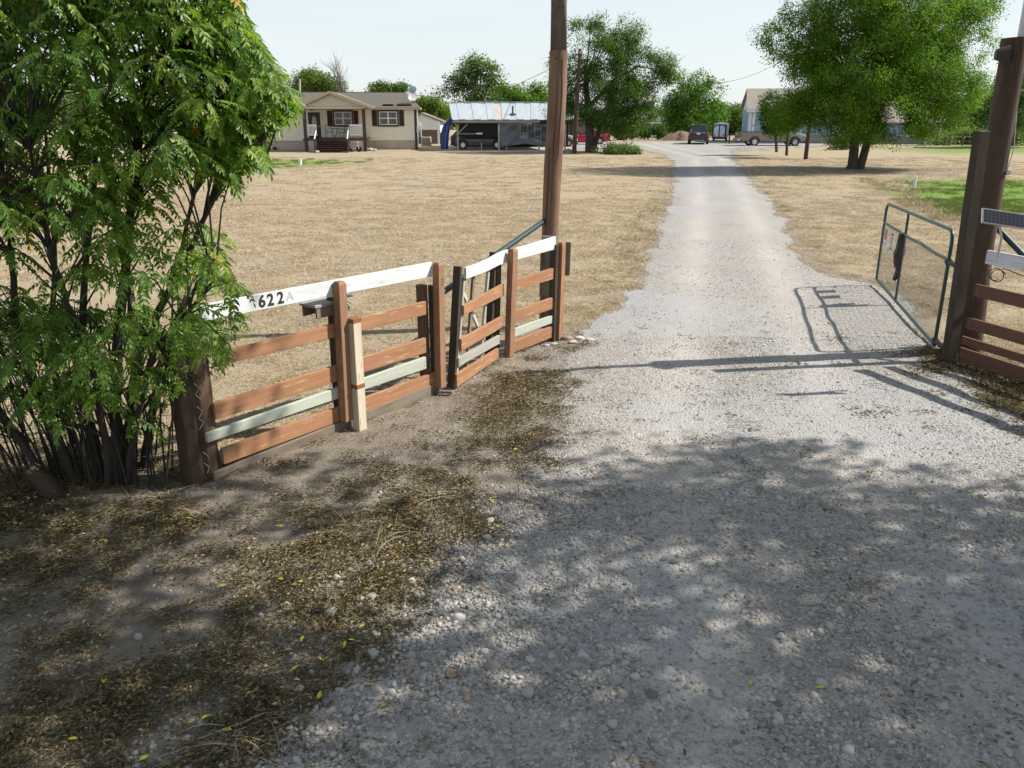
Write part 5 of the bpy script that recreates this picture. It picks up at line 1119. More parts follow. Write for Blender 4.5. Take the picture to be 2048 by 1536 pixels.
tree('back_tree', 'small round tree top left of the satellite dishes', G(800, 270), [plobe(801, 178, Yb_, 15, 10)], [ptrunk(Yb_, [(801, 275, 5), (801, 185, 2)])], 90, 18, .35, .25, ((.035, .06, .018), (.08, .115, .03), (.1, .1, .03)), nlimb=4)
tree('back_tree', 'light green tree above the white shed roof', G(858, 270), [plobe(862, 222, 104, 34, 24), plobe(850, 208, 104, 20, 14), plobe(880, 238, 104, 26, 20)], [ptrunk(104, [(860, 275, 4), (860, 230, 3)])], 330, 18, .45, .26, ((.05, .075, .018), (.115, .145, .035), (.1, .1, .03)), nlimb=6)
tree('back_tree', 'deep green tree at the far left behind the leafy shrub', G(120, 275), [plobe(120, 190, 100, 70, 40), plobe(40, 200, 100, 60, 40), plobe(230, 205, 100, 60, 30), plobe(340, 200, 100, 60, 30)], [ptrunk(100, [(130, 278, 6), (130, 200, 4)])], 560, 18, .5, .27, ((.03, .055, .014), (.075, .11, .025), (.1, .1, .03)), nlimb=6)
# ---- right hand background
tree('mesquite_tree', 'pale grey green feathery tree behind the dark gate pole', G(2020, 290), [plobe(1985, 195, 74, 42, 40), plobe(2030, 170, 74, 45, 50), plobe(2080, 190, 74, 50, 55), plobe(1960, 225, 74, 34, 26), plobe(2040, 240, 74, 60, 35)], [ptrunk(74, [(2015, 296, 5), (2020, 250, 4), (2030, 190, 2.5)])], 620, 20, .42, .2, ((.055, .085, .035), (.115, .155, .07), (.1, .1, .03)), nlimb=18, shell=.55)
tree('weed_shrub', 'bright green weedy shrub at the corner of the blue house', G(1845, 290), [plobe(1846, 272, 78, 13, 14)], [ptrunk(78, [(1845, 292, 1.2), (1845, 275, .8)])], 70, 18, .25, .18, ((.05, .10, .015), (.11, .19, .03), (.1, .1, .03)), nlimb=3, cat='shrub')
def mass(name, label, belts, leaf, cols, cat='woodland'):
    V = []; Fc = []; Cc = []; n0 = 0
    for (x0, x1, ytop, ybase, Yd_, nb, wob) in belts:
        for k in range(nb):
            px = x0 + (x1 - x0) * (k + random.random()) / nb; tp = ytop + random.uniform(-wob, wob); cx_ = (tp + ybase) / 2; ry = (ybase - tp) / 2; Y_ = Yd_ + random.uniform(-6, 6)
            v, f, c, _ = crown_mesh([plobe(px, cx_, Y_, ry * random.uniform(.7, 1.1), ry), plobe(px + random.uniform(-8, 8), cx_ + ry * .4, Y_, ry * .9, ry * .6)], int(34 + ry * 2), 15, .55, leaf, np.array(cols) * random.uniform(.8, 1.25), .5)
            V.append(v); Fc.append(f + n0); Cc.append(c); n0 += len(v)
    o = fast_mesh(name, np.concatenate(V), np.concatenate(Fc), m_leaf_far, np.concatenate(Cc)); return tag(o, label, cat, None, 'stuff')
mass('far_woodland', 'continuous wall of scrubby trees along the far field edge', [(-500, 480, 205, 262, 150, 46, 10), (480, 900, 200, 262, 150, 26, 8), (880, 1340, 212, 262, 150, 26, 8), (1330, 1500, 214, 262, 140, 13, 8), (1480, 1900, 212, 262, 150, 24, 8), (1850, 2100, 205, 278, 108, 16, 10), (2100, 2700, 195, 275, 110, 26, 10), (1240, 1345, 222, 266, 125, 9, 6)], .34, ((.035, .052, .016), (.088, .112, .03), (.1, .1, .03)))
mass('fence_line_scrub', 'tall grass and scrub along the right field fence', [(1880, 2120, 262, 294, 84, 16, 5), (2120, 2500, 262, 296, 80, 18, 5)], .26, ((.06, .085, .022), (.13, .16, .045), (.1, .1, .03)), 'scrub')
# field fence on the right
ff_ = thing('field_fence', 'thin wire field fence with wooden posts along the scrub', 'fence', S(1900, 290, 78)); 
for k in range(14): p = G(1872 + k * 26, 291 + k * .2); MB().box(p.x - .05, p.x + .05, p.y - .05, p.y + .05, -.05, 1.25).build('post', m_grey_wood, ff_)
for z in (.4, .8, 1.15): a, b = G(1872, 291), G(1872 + 13 * 26, 293.6); MB().tube([a + UPZ * z, b + UPZ * z], .008, 4).build('strand', m_wire, ff_)

# ================================================================ remaining background things
# grey house beyond the drive
Yq = 112.0; GH = thing('grey_house', 'grey house with porch and dormer beyond the yard tree', 'house', (S(1290, 276, Yq).x, Yq, 0)); m_greyw = plain('grey_siding', (.22, .23, .22), (.19, .2, .19), 2, .7)
x0, x1, z0, z1 = R(1205, 242, 1328, 276, Yq); wl = MB(); siding(wl, x0, x1, Yq + 2, -.1, z1, .25); wl.box(x0, x1, Yq + 2.02, Yq + 9, -.1, z1); wl.build('wall', m_greyw, GH)
zrid = S(1270, 212, Yq + 5).z; MB().prism([(x0 - .4, Yq - .2, z1 - .1), (x1 + .5, Yq - .2, z1 - .1), (x1 - 2.2, Yq + 5, zrid), (x0 + 1, Yq + 5, zrid)], (0, 0, .12)).build('roof', m_roof, GH); MB().prism([(x0 - .4, Yq + 10.2, z1 - .1), (x1 + .5, Yq + 10.2, z1 - .1), (x1 - 2.2, Yq + 5.01, zrid), (x0 + 1, Yq + 5.01, zrid)], (0, 0, .12)).build('roof', m_roof, GH)
MB().prism([(x1 + .45, Yq - .2, z1 - .1), (x1 + .45, Yq + 10.2, z1 - .1), (x1 - 2.2, Yq + 5, zrid)], (0, 0, .1)).build('hip_end', m_roof, GH)
a0, a1, b0_, b1_ = R(1291, 203, 1309, 222, Yq + 2.5); MB().box(a0, a1, Yq + 2.5, Yq + 5.5, b0_ - .5, b1_).build('dormer', m_greyw, GH); MB().prism([(a0 - .4, Yq + 2.1, b1_), (a1 + .4, Yq + 2.1, b1_), (a1 + .4, Yq + 5.8, b1_ + .5), (a0 - .4, Yq + 5.8, b1_ + .5)], (0, 0, .12)).build('dormer_roof', m_gable, GH)
MB().box(x0 - .2, x1 + .2, Yq - .25, Yq - .1, z1 - .3, z1 - .1).build('porch_beam', m_wtrim, GH)
for k in range(6): x = x0 + (x1 - x0) * k / 5; MB().box(x - .08, x + .08, Yq - .2, Yq - .04, 0, z1 - .3).build('porch_post', m_wtrim, GH)
MB().box(x0, x1, Yq - .2, Yq - .12, .85, .95).build('porch_rail', m_wtrim, GH); MB().box(x0, x1, Yq, Yq + 2, -.1, .3).build('porch_floor', m_grey_wood, GH)
sash_window(GH, 1216, 251, 1228, 266, Yq + 1.97, muntin=False, trim=m_wtrim); sash_window(GH, 1300, 252, 1312, 266, Yq + 1.97, muntin=False, trim=m_wtrim)
# rusty roofed shelter behind the red car
Yv = 90.0; SH = thing('dark_shelter', 'dark open shelter with rusty pyramid roof behind the red car', 'shelter', (S(1150, 285, Yv).x, Yv, 0)); x0, x1, z0, z1 = R(1112, 240, 1186, 285, Yv); xc = (x0 + x1) / 2; za = S(1150, 225, Yv + 2).z
m_rr = plain('rusty_roof', (.10, .055, .04), (.15, .10, .08), 3, .8); MB().add([(x0, Yv, z1), (x1, Yv, z1), (x1, Yv + 5, z1), (x0, Yv + 5, z1), (xc - .4, Yv + 2.5, za), (xc + .4, Yv + 2.5, za)], [(0, 1, 5, 4), (2, 3, 4, 5), (1, 2, 5), (3, 0, 4), (0, 3, 2, 1)]).build('roof', m_rr, SH)
for a in (x0 + .2, xc, x1 - .2):
    for b in (Yv + .2, Yv + 4.8): MB().box(a - .07, a + .07, b - .07, b + .07, -.05, z1).build('post', m_post_dark, SH)
MB().box(x0 + .2, x1 - .2, Yv + 4.85, Yv + 4.95, 0, z1).build('back_wall', m_greyw, SH)
# pale blue house
Yu = 84.0; BH = thing('blue_house', 'pale blue house with tan shingle roof behind the pickup', 'house', (S(1620, 288, Yu).x, Yu, 0))
x0, x1, _, _ = R(1497, 222, 1600, 288, Yu); zE_ = S(1520, 220, Yu).z; m_shing2 = plain('tan_shingle', (.27, .235, .195), (.21, .185, .155), 4, .95, .5)
wl = MB(); siding(wl, x0, x1, Yu, .5, zE_, .3); wl.box(x0, x1, Yu + .02, Yu + 9, -.1, zE_); wl.build('wall', m_bluewall, BH)
zK = S(1520, 180, Yu + 4.5).z; MB().prism([(x0 - .35, Yu - .4, zE_ - .05), (x1 + .3, Yu - .4, zE_ - .05), (x1 + .3, Yu + 4.5, zK), (x0 - .15, Yu + 4.5, zK)], (0, 0, .14)).build('roof', m_shing2, BH); MB().prism([(x0 - .35, Yu + 9.4, zE_ - .05), (x1 + .3, Yu + 9.4, zE_ - .05), (x1 + .3, Yu + 4.51, zK), (x0 - .15, Yu + 4.51, zK)], (0, 0, .14)).build('roof', m_shing2, BH)
MB().box(x0 - .36, x1 + .3, Yu - .45, Yu - .4, zE_ - .2, zE_ + .05).build('fascia', m_wtrim, BH); MB().prism([(x0 + .02, Yu, zE_), (x0 + .02, Yu + 9, zE_), (x0 + .02, Yu + 4.5, zK - .05)], (.1, 0, 0)).build('gable', m_wtrim, BH)
MB().box(x0 - .06, x0 + .22, Yu - .07, Yu + .1, .5, zE_ - .1).build('corner_board', m_wtrim, BH); MB().box(x0 + .3, x0 + .55, Yu - .05, Yu - .01, .5, zE_ - .15).build('door_trim', m_wtrim, BH)
x2, x3, _, _ = R(1598, 245, 1856, 290, Yu); zW = S(1700, 246, Yu).z; wl = MB(); siding(wl, x2, x3, Yu + .6, .75, zW, .3); wl.box(x2, x3, Yu + .62, Yu + 8, .75, zW); wl.build('wing_wall', m_bluewall2, BH); MB().box(x2, x3, Yu + .66, Yu + 7.9, -.1, .75).build('wing_skirting', m_grey_light, BH)
MB().prism([(x2, Yu + .2, zW - .05), (x3 + .4, Yu + .2, zW - .05), (x3 + .3, Yu + 4.4, zW + 1.6), (x2, Yu + 4.4, zW + 1.6)], (0, 0, .14)).build('wing_roof', m_shing2, BH); MB().box(x3 - .12, x3 + .1, Yu + .52, Yu + .7, 0, zW).build('corner_board', m_wtrim, BH)
for px in (1655, 1720, 1790): sash_window(BH, px, 252, px + 22, 272, Yu + .56, muntin=False, trim=m_wtrim)
PV = Matrix.Translation((x0, Yu, 0)) @ Matrix.Rotation(-.19, 4, 'Z') @ Matrix.Translation((-x0, -Yu, 0)); BH.matrix_basis = PV @ BH.matrix_basis
# dirt mound, gravel heap, brush piles
def mound(name, label, cat, px, py, rx, h, mat, ry=None):
    c = G(px, py); n_ = 26; vv = []; ff = []
    for i in range(9):
        f_ = i / 8
        for j in range(n_): a = 2 * math.pi * j / n_; k = 1 + .18 * math.sin(3 * a + px) + .1 * math.sin(7 * a); vv.append((c.x + rx * (1 - f_) * k * math.cos(a), c.y + (ry or rx * .7) * (1 - f_) * k * math.sin(a), -.05 + h * math.sin(f_ * math.pi / 2) ** 1.2 * (1 + .15 * random.uniform(-1, 1) * (f_ > .1))))
    for i in range(8):
        for j in range(n_): ff.append((i * n_ + j, i * n_ + (j + 1) % n_, (i + 1) * n_ + (j + 1) % n_, (i + 1) * n_ + j))
    o = MB().add(vv, ff).build(name, mat, None, 0, True, autosmooth=80); return tag(o, label, cat)
m_mound = plain('mound_dirt', (.22, .155, .105), (.13, .092, .066), 2.5, .95, .8); m_heap = plain('heap_gravel', (.32, .31, .29), (.17, .165, .155), 7, .95, 1.0)
mound('dirt_mound', 'low brown dirt mound left of the black vehicle', 'mound', 1362, 281, 2.3, .95, m_mound); mound('gravel_heap', 'low grey gravel heap in front of the pickup bed', 'heap', 1498, 301, 2.4, .38, m_heap, 1.2)
tree('brush_pile', 'heap of cut leafy branches beside the yard tree trunk', G(1236, 305), [plobe(1215, 301, 62.5, 26, 7), plobe(1255, 301, 62.5, 30, 7), plobe(1236, 299, 62.5, 24, 8)], [([G(1205, 305) + UPZ * .1, G(1270, 306) + UPZ * .5], [.05, .02]), ([G(1280, 305) + UPZ * .1, G(1225, 306) + UPZ * .6], [.05, .02])], 150, 16, .22, .2, ((.045, .065, .024), (.105, .135, .05), (.1, .1, .03)), nlimb=10, cat='brush pile')
tree('brush_pile', 'heap of grey sticks and wilted leaves beside the pickup nose', G(1680, 299), [plobe(1680, 285, 70, 22, 11)], [([G(1655, 300) + UPZ * .1, G(1705, 301) + UPZ * .7], [.06, .03]), ([G(1700, 299) + UPZ * .1, G(1665, 300) + UPZ * .8], [.06, .03])], 110, 14, .25, .19, ((.05, .06, .025), (.12, .12, .05), (.1, .1, .03)), nlimb=14, cat='brush pile', bark=m_bark_l)
# utility pole, stub pole, wires
up_ = thing('utility_pole', 'slim leaning utility pole in front of the yard tree', 'utility pole', G(1148, 307)); Yw = 63.0
MB().tube([S(1148, 310, Yw), S(1154, 200, Yw), S(1160, 98, Yw)], [.17, .14, .11], 12).build('shaft', m_pole_dark, up_, 0, True); MB().disc(S(1160, 105, Yw - .12), (0, -1, 0), .06, .1, 8).build('insulator', m_whitep, up_)
sp_ = MB().tube([S(1611, 320, 55.5), S(1616, 275, 55.5), S(1622, 225, 55.5)], [.14, .13, .12], 12).build('wood_post', m_pole_dark, None, 0, True); tag(sp_, 'leaning round wooden post standing before the blue house', 'post')
def wire(name, label, pts): o = MB().tube(pts, .022, 5).build(name, m_post_dark, None, 0, True); tag(o, label, 'wire')
a = S(1160, 106, Yw); b = S(1560, 123, 110); wire('overhead_wire', 'overhead wire sagging from the utility pole to the right', [a.lerp(b, k / 12) - UPZ * 4.3 * (1 - (2 * k / 12 - 1) ** 2) * .55 for k in range(13)] + [S(1700, 100, 118)])
b = S(860, 205, 130); wire('overhead_wire', 'overhead wire running left from the utility pole behind the carport', [a.lerp(b, k / 12) - UPZ * 3.0 * (1 - (2 * k / 12 - 1) ** 2) * .4 for k in range(13)])
# plastic stand pipes in the lawn
for px, py, h, r_, mt, lb in ((1828, 376, .42, .08, m_whitep, 'white plastic stand pipe at the edge of the green grass'), (601, 330, .3, .12, m_whitep, 'white plastic cap standing in the lawn before the house'), (1849, 294, .75, .09, m_whitep, 'white marker post near the blue house corner')):
    c = G(px, py); o = MB().tube([c - UPZ * .02, c + UPZ * h, c + UPZ * (h + .01), c + UPZ * (h + .05)], [r_ * .8, r_ * .8, r_, r_], 14).build('stand_pipe', mt, None, 0, True, autosmooth=40); tag(o, lb, 'stand pipe')
# rubble by the pole
for px, py, r_, mt, lb in ((1132, 677, .055, m_stone_b, 'brown flat rock lying right of the fence end post'), (1158, 678, .05, m_stone, 'pale rock farthest right of the fence end post'), (1146, 684, .04, m_stone, 'small pale rock between the brown rock and the drive'), (1108, 688, .035, m_stone, 'small pale rock at the foot of the last fence post'), (1093, 690, .03, m_stone, 'little white rock under the short fence bay'), (1178, 681, .045, m_stone, 'pale rock at the very edge of the gravel by the pole')):
    c = G(px, py); c.z = gzf(c.x, c.y) + r_ * .35; blob('rock', c, r_, mt, lb, 'rock', (1.6, 1.1, .75), None, 2, .14)

# ================================================================ leafy shrub in the left foreground
SB = thing('leafy_shrub', 'big many stemmed shrub with drooping feathered green leaves at the left fence end', 'shrub', G(235, 985))
SIL = [(-420, -260), (470, -260), (488, -20), (505, 45), (530, 92), (575, 148), (610, 205), (603, 236), (570, 252), (532, 292), (550, 338), (500, 348), (486, 398), (445, 388), (385, 355), (350, 408), (415, 440), (470, 475), (488, 540), (518, 610), (507, 660), (478, 702), (470, 745), (405, 765), (375, 800), (355, 880), (300, 900), (200, 880), (120, 890), (40, 880), (-420, 900)]
SILA = np.array(SIL, float)
def proj(P):
    P = np.asarray(P, float); v = P - np.array([0, 0, CH]); z = v[:, 1] * CP - v[:, 2] * SP; u = v[:, 1] * SP + v[:, 2] * CP
    return 1024 + F * v[:, 0] / z, 768 - F * u / z
def inside(px, py): return sdpoly(px, py, SIL) < 0
# stems: (photo column,row,depth) polylines with radii
stem_paths = [
    ([(228, 988, 6.30), (232, 850, 6.30), (238, 640, 6.35), (262, 420, 6.45), (290, 200, 6.5), (300, 0, 6.5)], (.050, .044, .038, .030, .022, .014)),
    ([(240, 978, 6.42), (258, 860, 6.5), (280, 700, 6.6), (350, 560, 6.6), (430, 400, 6.5), (480, 250, 6.4)], (.055, .05, .036, .026, .018, .012)),
    ([(205, 985, 6.36), (182, 860, 6.4), (160, 720, 6.5), (175, 520, 6.6), (190, 320, 6.7), (210, 100, 6.8)], (.042, .038, .032, .026, .02, .014)),
    ([(160, 985, 6.30), (115, 880, 6.3), (62, 760, 6.35), (30, 600, 6.4), (20, 420, 6.5), (-20, 200, 6.6)], (.046, .042, .034, .028, .022, .014)),
    ([(110, 985, 6.25), (40, 880, 6.2), (-30, 780, 6.2), (-110, 600, 6.2), (-160, 350, 6.3)], (.04, .034, .028, .022, .014)),
    ([(285, 968, 6.55), (300, 850, 6.6), (318, 740, 6.65), (340, 660, 6.7), (400, 560, 6.6)], (.04, .036, .03, .022, .014)),
    ([(262, 975, 6.6), (270, 800, 6.7), (262, 600, 6.9), (225, 420, 7.1), (180, 200, 7.2)], (.04, .035, .03, .022, .014)),
    ([(180, 982, 6.5), (130, 840, 6.7), (100, 700, 6.9), (110, 500, 7.0), (90, 250, 7.2)], (.034, .03, .026, .02, .012)),
    ([(215, 985, 6.25), (212, 880, 6.15), (190, 760, 6.05), (150, 640, 5.95), (100, 500, 5.85), (60, 300, 5.8)], (.03, .028, .024, .02, .016, .01)),
    ([(430, 400, 6.5), (470, 250, 6.45), (520, 150, 6.4), (580, 190, 6.4)], (.018, .014, .010, .005)),
    ([(290, 200, 6.5), (380, 80, 6.4), (470, 50, 6.35), (525, 110, 6.3)], (.020, .015, .011, .005)),
    ([(350, 560, 6.6), (400, 330, 6.35), (470, 260, 6.2), (530, 320, 6.15)], (.018, .014, .010, .005)),
    ([(250, 980, 6.3), (272, 840, 6.15), (300, 720, 6.0), (360, 640, 5.9), (430, 560, 5.85)], (.03, .026, .022, .016, .01)),
]
NODES = []
for pts, rad in stem_paths:
    P = [S(*q) for q in pts]
    if pts[0][1] > 900: P[0].z = -.05
    fine = []; fr_ = []
    for k in range(len(P) - 1):
        for j in range(4): f_ = j / 4; fine.append(P[k].lerp(P[k + 1], f_) + Vector((random.uniform(-.012, .012), random.uniform(-.012, .012), 0))); fr_.append(rad[k] * (1 - f_) + rad[k + 1] * f_)
    fine.append(P[-1]); fr_.append(rad[-1]); MB().tube(fine, fr_, 9, True, 0, .2).build('stem', m_stem, SB, 0, True, autosmooth=60)
    NODES += [(p, r) for p, r in zip(fine, fr_) if p.z > .35]
# old cut stub at the base
q0, q1 = G(118, 992), S(58, 938, 6.1); MB().tube([q0 - UPZ * .05, q0.lerp(q1, .5) + UPZ * .02, q1], [.1, .085, .07], 12, True, 0, .2).build('cut_stub', m_tie, SB, 0, True, autosmooth=50)
# thin suckers
for k in range(64):
    a = G(random.uniform(20, 345), random.uniform(935, 985)); dirx = (a.x + 3.35) * .35 + random.uniform(-.18, .18); h = random.uniform(.7, 1.7)
    MB().tube([a - UPZ * .03, a + Vector((dirx * .35, random.uniform(-.06, .06), h * .4)), a + Vector((dirx * .8, random.uniform(-.1, .1), h * .75)), a + Vector((dirx * 1.2, random.uniform(-.15, .15), h))], [.010, .008, .006, .003], 5, False).build('sucker', m_stem, SB, 0, True)
# twigs with feathered leaves
LB, LD, LL, LC = [], [], [], []           # leaf base, direction, length, colour seed
tw = MB(); ntw = 0; tries = 0
nodeP = np.array([list(p) for p, r in NODES])
while ntw < 1220 and tries < 40000:
    tries += 1
    px, py, Yy = random.uniform(-330, 610), random.uniform(-240, 870), random.gauss(6.35, .62)
    if tries % 6 == 0: px, py, Yy = random.uniform(400, 605), random.uniform(20, 345), random.gauss(6.4, .3)
    if not (5.1 < Yy < 7.9): continue
    t_ = S(px, py, Yy); ax_ = Vector((-3.45 - .1 * max(0, t_.z - 1.5), 6.35, 0)); 
    if ((t_.x - ax_.x) / 2.5) ** 2 + ((t_.y - 6.35) / 1.45) ** 2 > 1.0: continue
    if sdpoly(np.array([px]), np.array([py]), SIL)[0] > -14: continue
    wgt = 1.0
    if 415 < py < 600 and px < 330: wgt = .33
    elif py > 790: wgt = .42
    elif py > 700: wgt = .8
    if random.random() > wgt: continue
    outd = Vector((t_.x - ax_.x, (t_.y - ax_.y) * 1.2, 0)); outd = outd.normalized() if outd.length > .05 else Vector((1, 0, 0))
    dd = np.linalg.norm(nodeP - np.array(t_ - UPZ * .35 - outd * .3), axis=1); s_ = NODES[int(dd.argmin())][0]
    if (s_ - t_).length > 1.25: continue
    ntw += 1
    m1 = s_.lerp(t_, .5) + UPZ * (t_ - s_).length * .14
    tw.tube([s_, m1, t_], [.009, .006, .0035], 5, False)
    tone = random.random(); nl = random.randint(5, 8); a0 = random.random() * 6.28
    for k in range(nl):
        a = a0 + k * 2.4; sd_ = Vector((math.cos(a), math.sin(a), 0)); d = (outd * random.uniform(.5, 1.1) + sd_ * .95 + UPZ * random.uniform(-.15, .4)).normalized()
        LB.append(tuple(t_.lerp(m1, .12 * k * random.random()))); LD.append(tuple(d)); LL.append(random.uniform(.15, .33)); LC.append(tone)
o = tw.build('twigs', m_stem, SB); o['kind'] = 'stuff'
LB, LD, LL, LC = map(np.array, (LB, LD, LL, LC))
tip = LB + LD * LL[:, None] * 1.05 + np.array([0, 0, -1]) * (LL * .55)[:, None]; qx, qy = proj(tip); ok = inside(qx, qy); qx, qy = proj(LB + LD * LL[:, None] * .6 - np.array([0, 0, 1]) * (LL * .15)[:, None]); ok &= inside(qx, qy); LB, LD, LL, LC = LB[ok], LD[ok], LL[ok], LC[ok]
nL = len(LB); RV, RF, RC = [], [], []; n0 = 0
ylw = rng.random(nL) < .012; lime = (rng.random(nL) < .10) & ~ylw
rach = MB(); cenl = []; dirl = []; nrml = []; lnl = []; wdl = []; coll = []
npair = 7
side = np.cross(LD, np.array([0, 0, 1.0])); side /= np.linalg.norm(side, axis=1)[:, None] + 1e-6
base_c = np.array([.055, .135, .020])[None] * (1 - LC[:, None]) + np.array([.165, .27, .034])[None] * LC[:, None]
base_c[lime] = np.array([.20, .28, .04]); base_c[ylw] = np.array([.50, .30, .025])
droop = rng.uniform(.35, .75, nL)
def rpos(t): return LB + LD * (LL * t)[:, None] - np.array([0, 0, 1]) * (LL * droop * t * t)[:, None]
def rdir(t): v = LD - np.array([0, 0, 1]) * (2 * droop * t)[:, None]; return v / np.linalg.norm(v, axis=1)[:, None]
for i in range(npair + 1):
    t = .28 + .72 * i / npair
    for sg in ((-1, 1) if i < npair else (0,)):
        p = rpos(np.full(nL, t)); d = rdir(np.full(nL, t)); upn = np.cross(side, d); upn *= np.sign(upn[:, 2:3] + 1e-6)
        ld = d * (.75 if sg else 1) + side * sg * .75 - np.array([0, 0, .25]) + unit(nL) * .18
        nr = upn + unit(nL) * .30 + side * sg * -.25
        cenl.append(p); dirl.append(ld); nrml.append(nr); ln_ = LL * (.165 + .05 * rng.random(nL)) * (1.1 - .35 * abs(t - .6)); lnl.append(ln_); wdl.append(ln_ * rng.uniform(.32, .44, nL)); coll.append(base_c * (.65 + .6 * rng.random((nL, 1))) + rng.random((nL, 1)) ** 4 * np.array([.06, .04, .0]))
c = np.concatenate(cenl); d = np.concatenate(dirl); nr = np.concatenate(nrml); ln_ = np.concatenate(lnl)[:, None]; wd = np.concatenate(wdl)[:, None]; cl = np.concatenate(coll)
d /= np.linalg.norm(d, axis=1)[:, None]; sd_ = np.cross(d, nr); sd_ /= np.linalg.norm(sd_, axis=1)[:, None] + 1e-9; up = np.cross(sd_, d)
V = np.stack([c, c + d * ln_ * .33 + sd_ * wd * .48 + up * wd * .14, c + d * ln_ * .68 + sd_ * wd * .36 + up * wd * .06 - up * ln_ * .03, c + d * ln_ - up * ln_ * .12, c + d * ln_ * .68 - sd_ * wd * .36 + up * wd * .06 - up * ln_ * .03, c + d * ln_ * .33 - sd_ * wd * .48 + up * wd * .14], 1).reshape(-1, 3)
i6 = np.arange(len(c))[:, None] * 6; Fq = np.concatenate([i6 + np.array([[0, 1, 2, 3]]), i6 + np.array([[0, 3, 4, 5]])], 0)
# rachis ribbons
tt = np.linspace(0, 1, 5); rv = []; 
for t in tt: p = rpos(np.full(nL, t)); rv += [p + side * .0022, p - side * .0022]
rv = np.stack(rv, 1).reshape(-1, 3); ir = np.arange(nL)[:, None] * 10; rf_ = np.concatenate([ir + np.array([[2 * k, 2 * k + 1, 2 * k + 3, 2 * k + 2]]) for k in range(4)], 0)
rc = np.repeat(np.clip(base_c * 1.6 + np.array([.05, .05, .0]), 0, .6), 10, 0)
fast_mesh('foliage', np.concatenate([V, rv]), np.concatenate([Fq, rf_ + len(V)]), m_leaf_near, np.concatenate([np.repeat(cl, 6, 0), rc]), SB)

# ---- tree beside the camera whose crown dapples the foreground
tree('roadside_tree', 'tall roadside tree right of the drive entrance shading the foreground', (9.6, 3.4, 0), [(8.6, 4.2, 7.6, 3.6, 3.4, 1.5), (6.4, 3.4, 7.0, 2.4, 2.6, 1.0), (4.2, 4.8, 7.3, 2.2, 1.3, .8), (6.0, 4.6, 7.6, 1.8, 1.5, .8), (2.6, 4.4, 7.2, 1.6, 1.2, .7), (10.8, 2.5, 8.4, 3.2, 3.5, 1.8), (8.2, 1.2, 7.8, 3.2, 2.8, 1.4), (5.2, 1.4, 7.2, 2.2, 2.4, 1.0), (11.5, 5.2, 7.2, 2.2, 2.2, 1.3), (3.4, 3.6, 7.3, 1.9, 2.2, .9), (2.4, 1.4, 7.4, 2.2, 2.4, .9), (4.6, 4.9, 7.8, 1.7, 1.7, .8), (7.0, 5.6, 8.2, 2.2, 1.6, .9), (8.8, 7.1, 8.3, 3.0, 1.4, .8), (5.9, 6.5, 7.8, 1.8, 1.3, .7), (11.4, 7.0, 8.0, 2.0, 1.4, .9)],
     [([(9.6, 3.4, -.1), (9.7, 3.4, 1.5), (9.5, 3.5, 3.5), (9.2, 3.4, 5.6), (8.8, 3.3, 7.2)], [.34, .26, .23, .18, .1])], 1900, 26, .34, .17, ((.03, .06, .012), (.07, .11, .02), (.2, .18, .03)), nlimb=26, shell=.7, gap=.50, gscale=2.8)

# ================================================================ loose cover: pebbles, straw, dry leaves, dry grass
def template(name, v, f, mat, col=None, smooth=False):
    o = fast_mesh(name, v, f, mat, col, False, smooth); return o
def scatter(name, pts, rot, scl, idx, temps, label, cat):
    me = bpy.data.meshes.new(name); n = len(pts); me.vertices.add(n); me.vertices.foreach_set('co', np.asarray(pts, np.float32).ravel())
    for nm, ty, arr, key in (('rot', 'FLOAT_VECTOR', rot, 'vector'), ('scl', 'FLOAT_VECTOR', scl, 'vector'), ('idx', 'INT', idx, 'value')):
        a = me.attributes.new(nm, ty, 'POINT'); a.data.foreach_set(key, np.asarray(arr, np.int32 if ty == 'INT' else np.float32).ravel())
    o = bpy.data.objects.new(name, me); COL.objects.link(o); tag(o, label, cat, None, 'stuff')
    cl_ = bpy.data.collections.new(name + '_pieces')
    for q in temps: cl_.objects.link(q)
    g = bpy.data.node_groups.new(name, 'GeometryNodeTree'); g.interface.new_socket('Geometry', in_out='INPUT', socket_type='NodeSocketGeometry'); g.interface.new_socket('Geometry', in_out='OUTPUT', socket_type='NodeSocketGeometry')
    gi, go = g.nodes.new('NodeGroupInput'), g.nodes.new('NodeGroupOutput'); ip = g.nodes.new('GeometryNodeInstanceOnPoints'); ci = g.nodes.new('GeometryNodeCollectionInfo')
    ci.inputs['Collection'].default_value = cl_; ci.inputs['Separate Children'].default_value = True; ci.inputs['Reset Children'].default_value = True
    def na(nm, ty): q = g.nodes.new('GeometryNodeInputNamedAttribute'); q.data_type = ty; q.inputs['Name'].default_value = nm; return q.outputs['Attribute']
    er = g.nodes.new('FunctionNodeEulerToRotation'); g.links.new(na('rot', 'FLOAT_VECTOR'), er.inputs[0])
    g.links.new(gi.outputs[0], ip.inputs['Points']); g.links.new(ci.outputs[0], ip.inputs['Instance']); ip.inputs['Pick Instance'].default_value = True
    g.links.new(na('idx', 'INT'), ip.inputs['Instance Index']); g.links.new(er.outputs[0], ip.inputs['Rotation']); g.links.new(na('scl', 'FLOAT_VECTOR'), ip.inputs['Scale'])
    g.links.new(ip.outputs[0], go.inputs[0]); md = o.modifiers.new('scatter', 'NODES'); md.node_group = g; return o
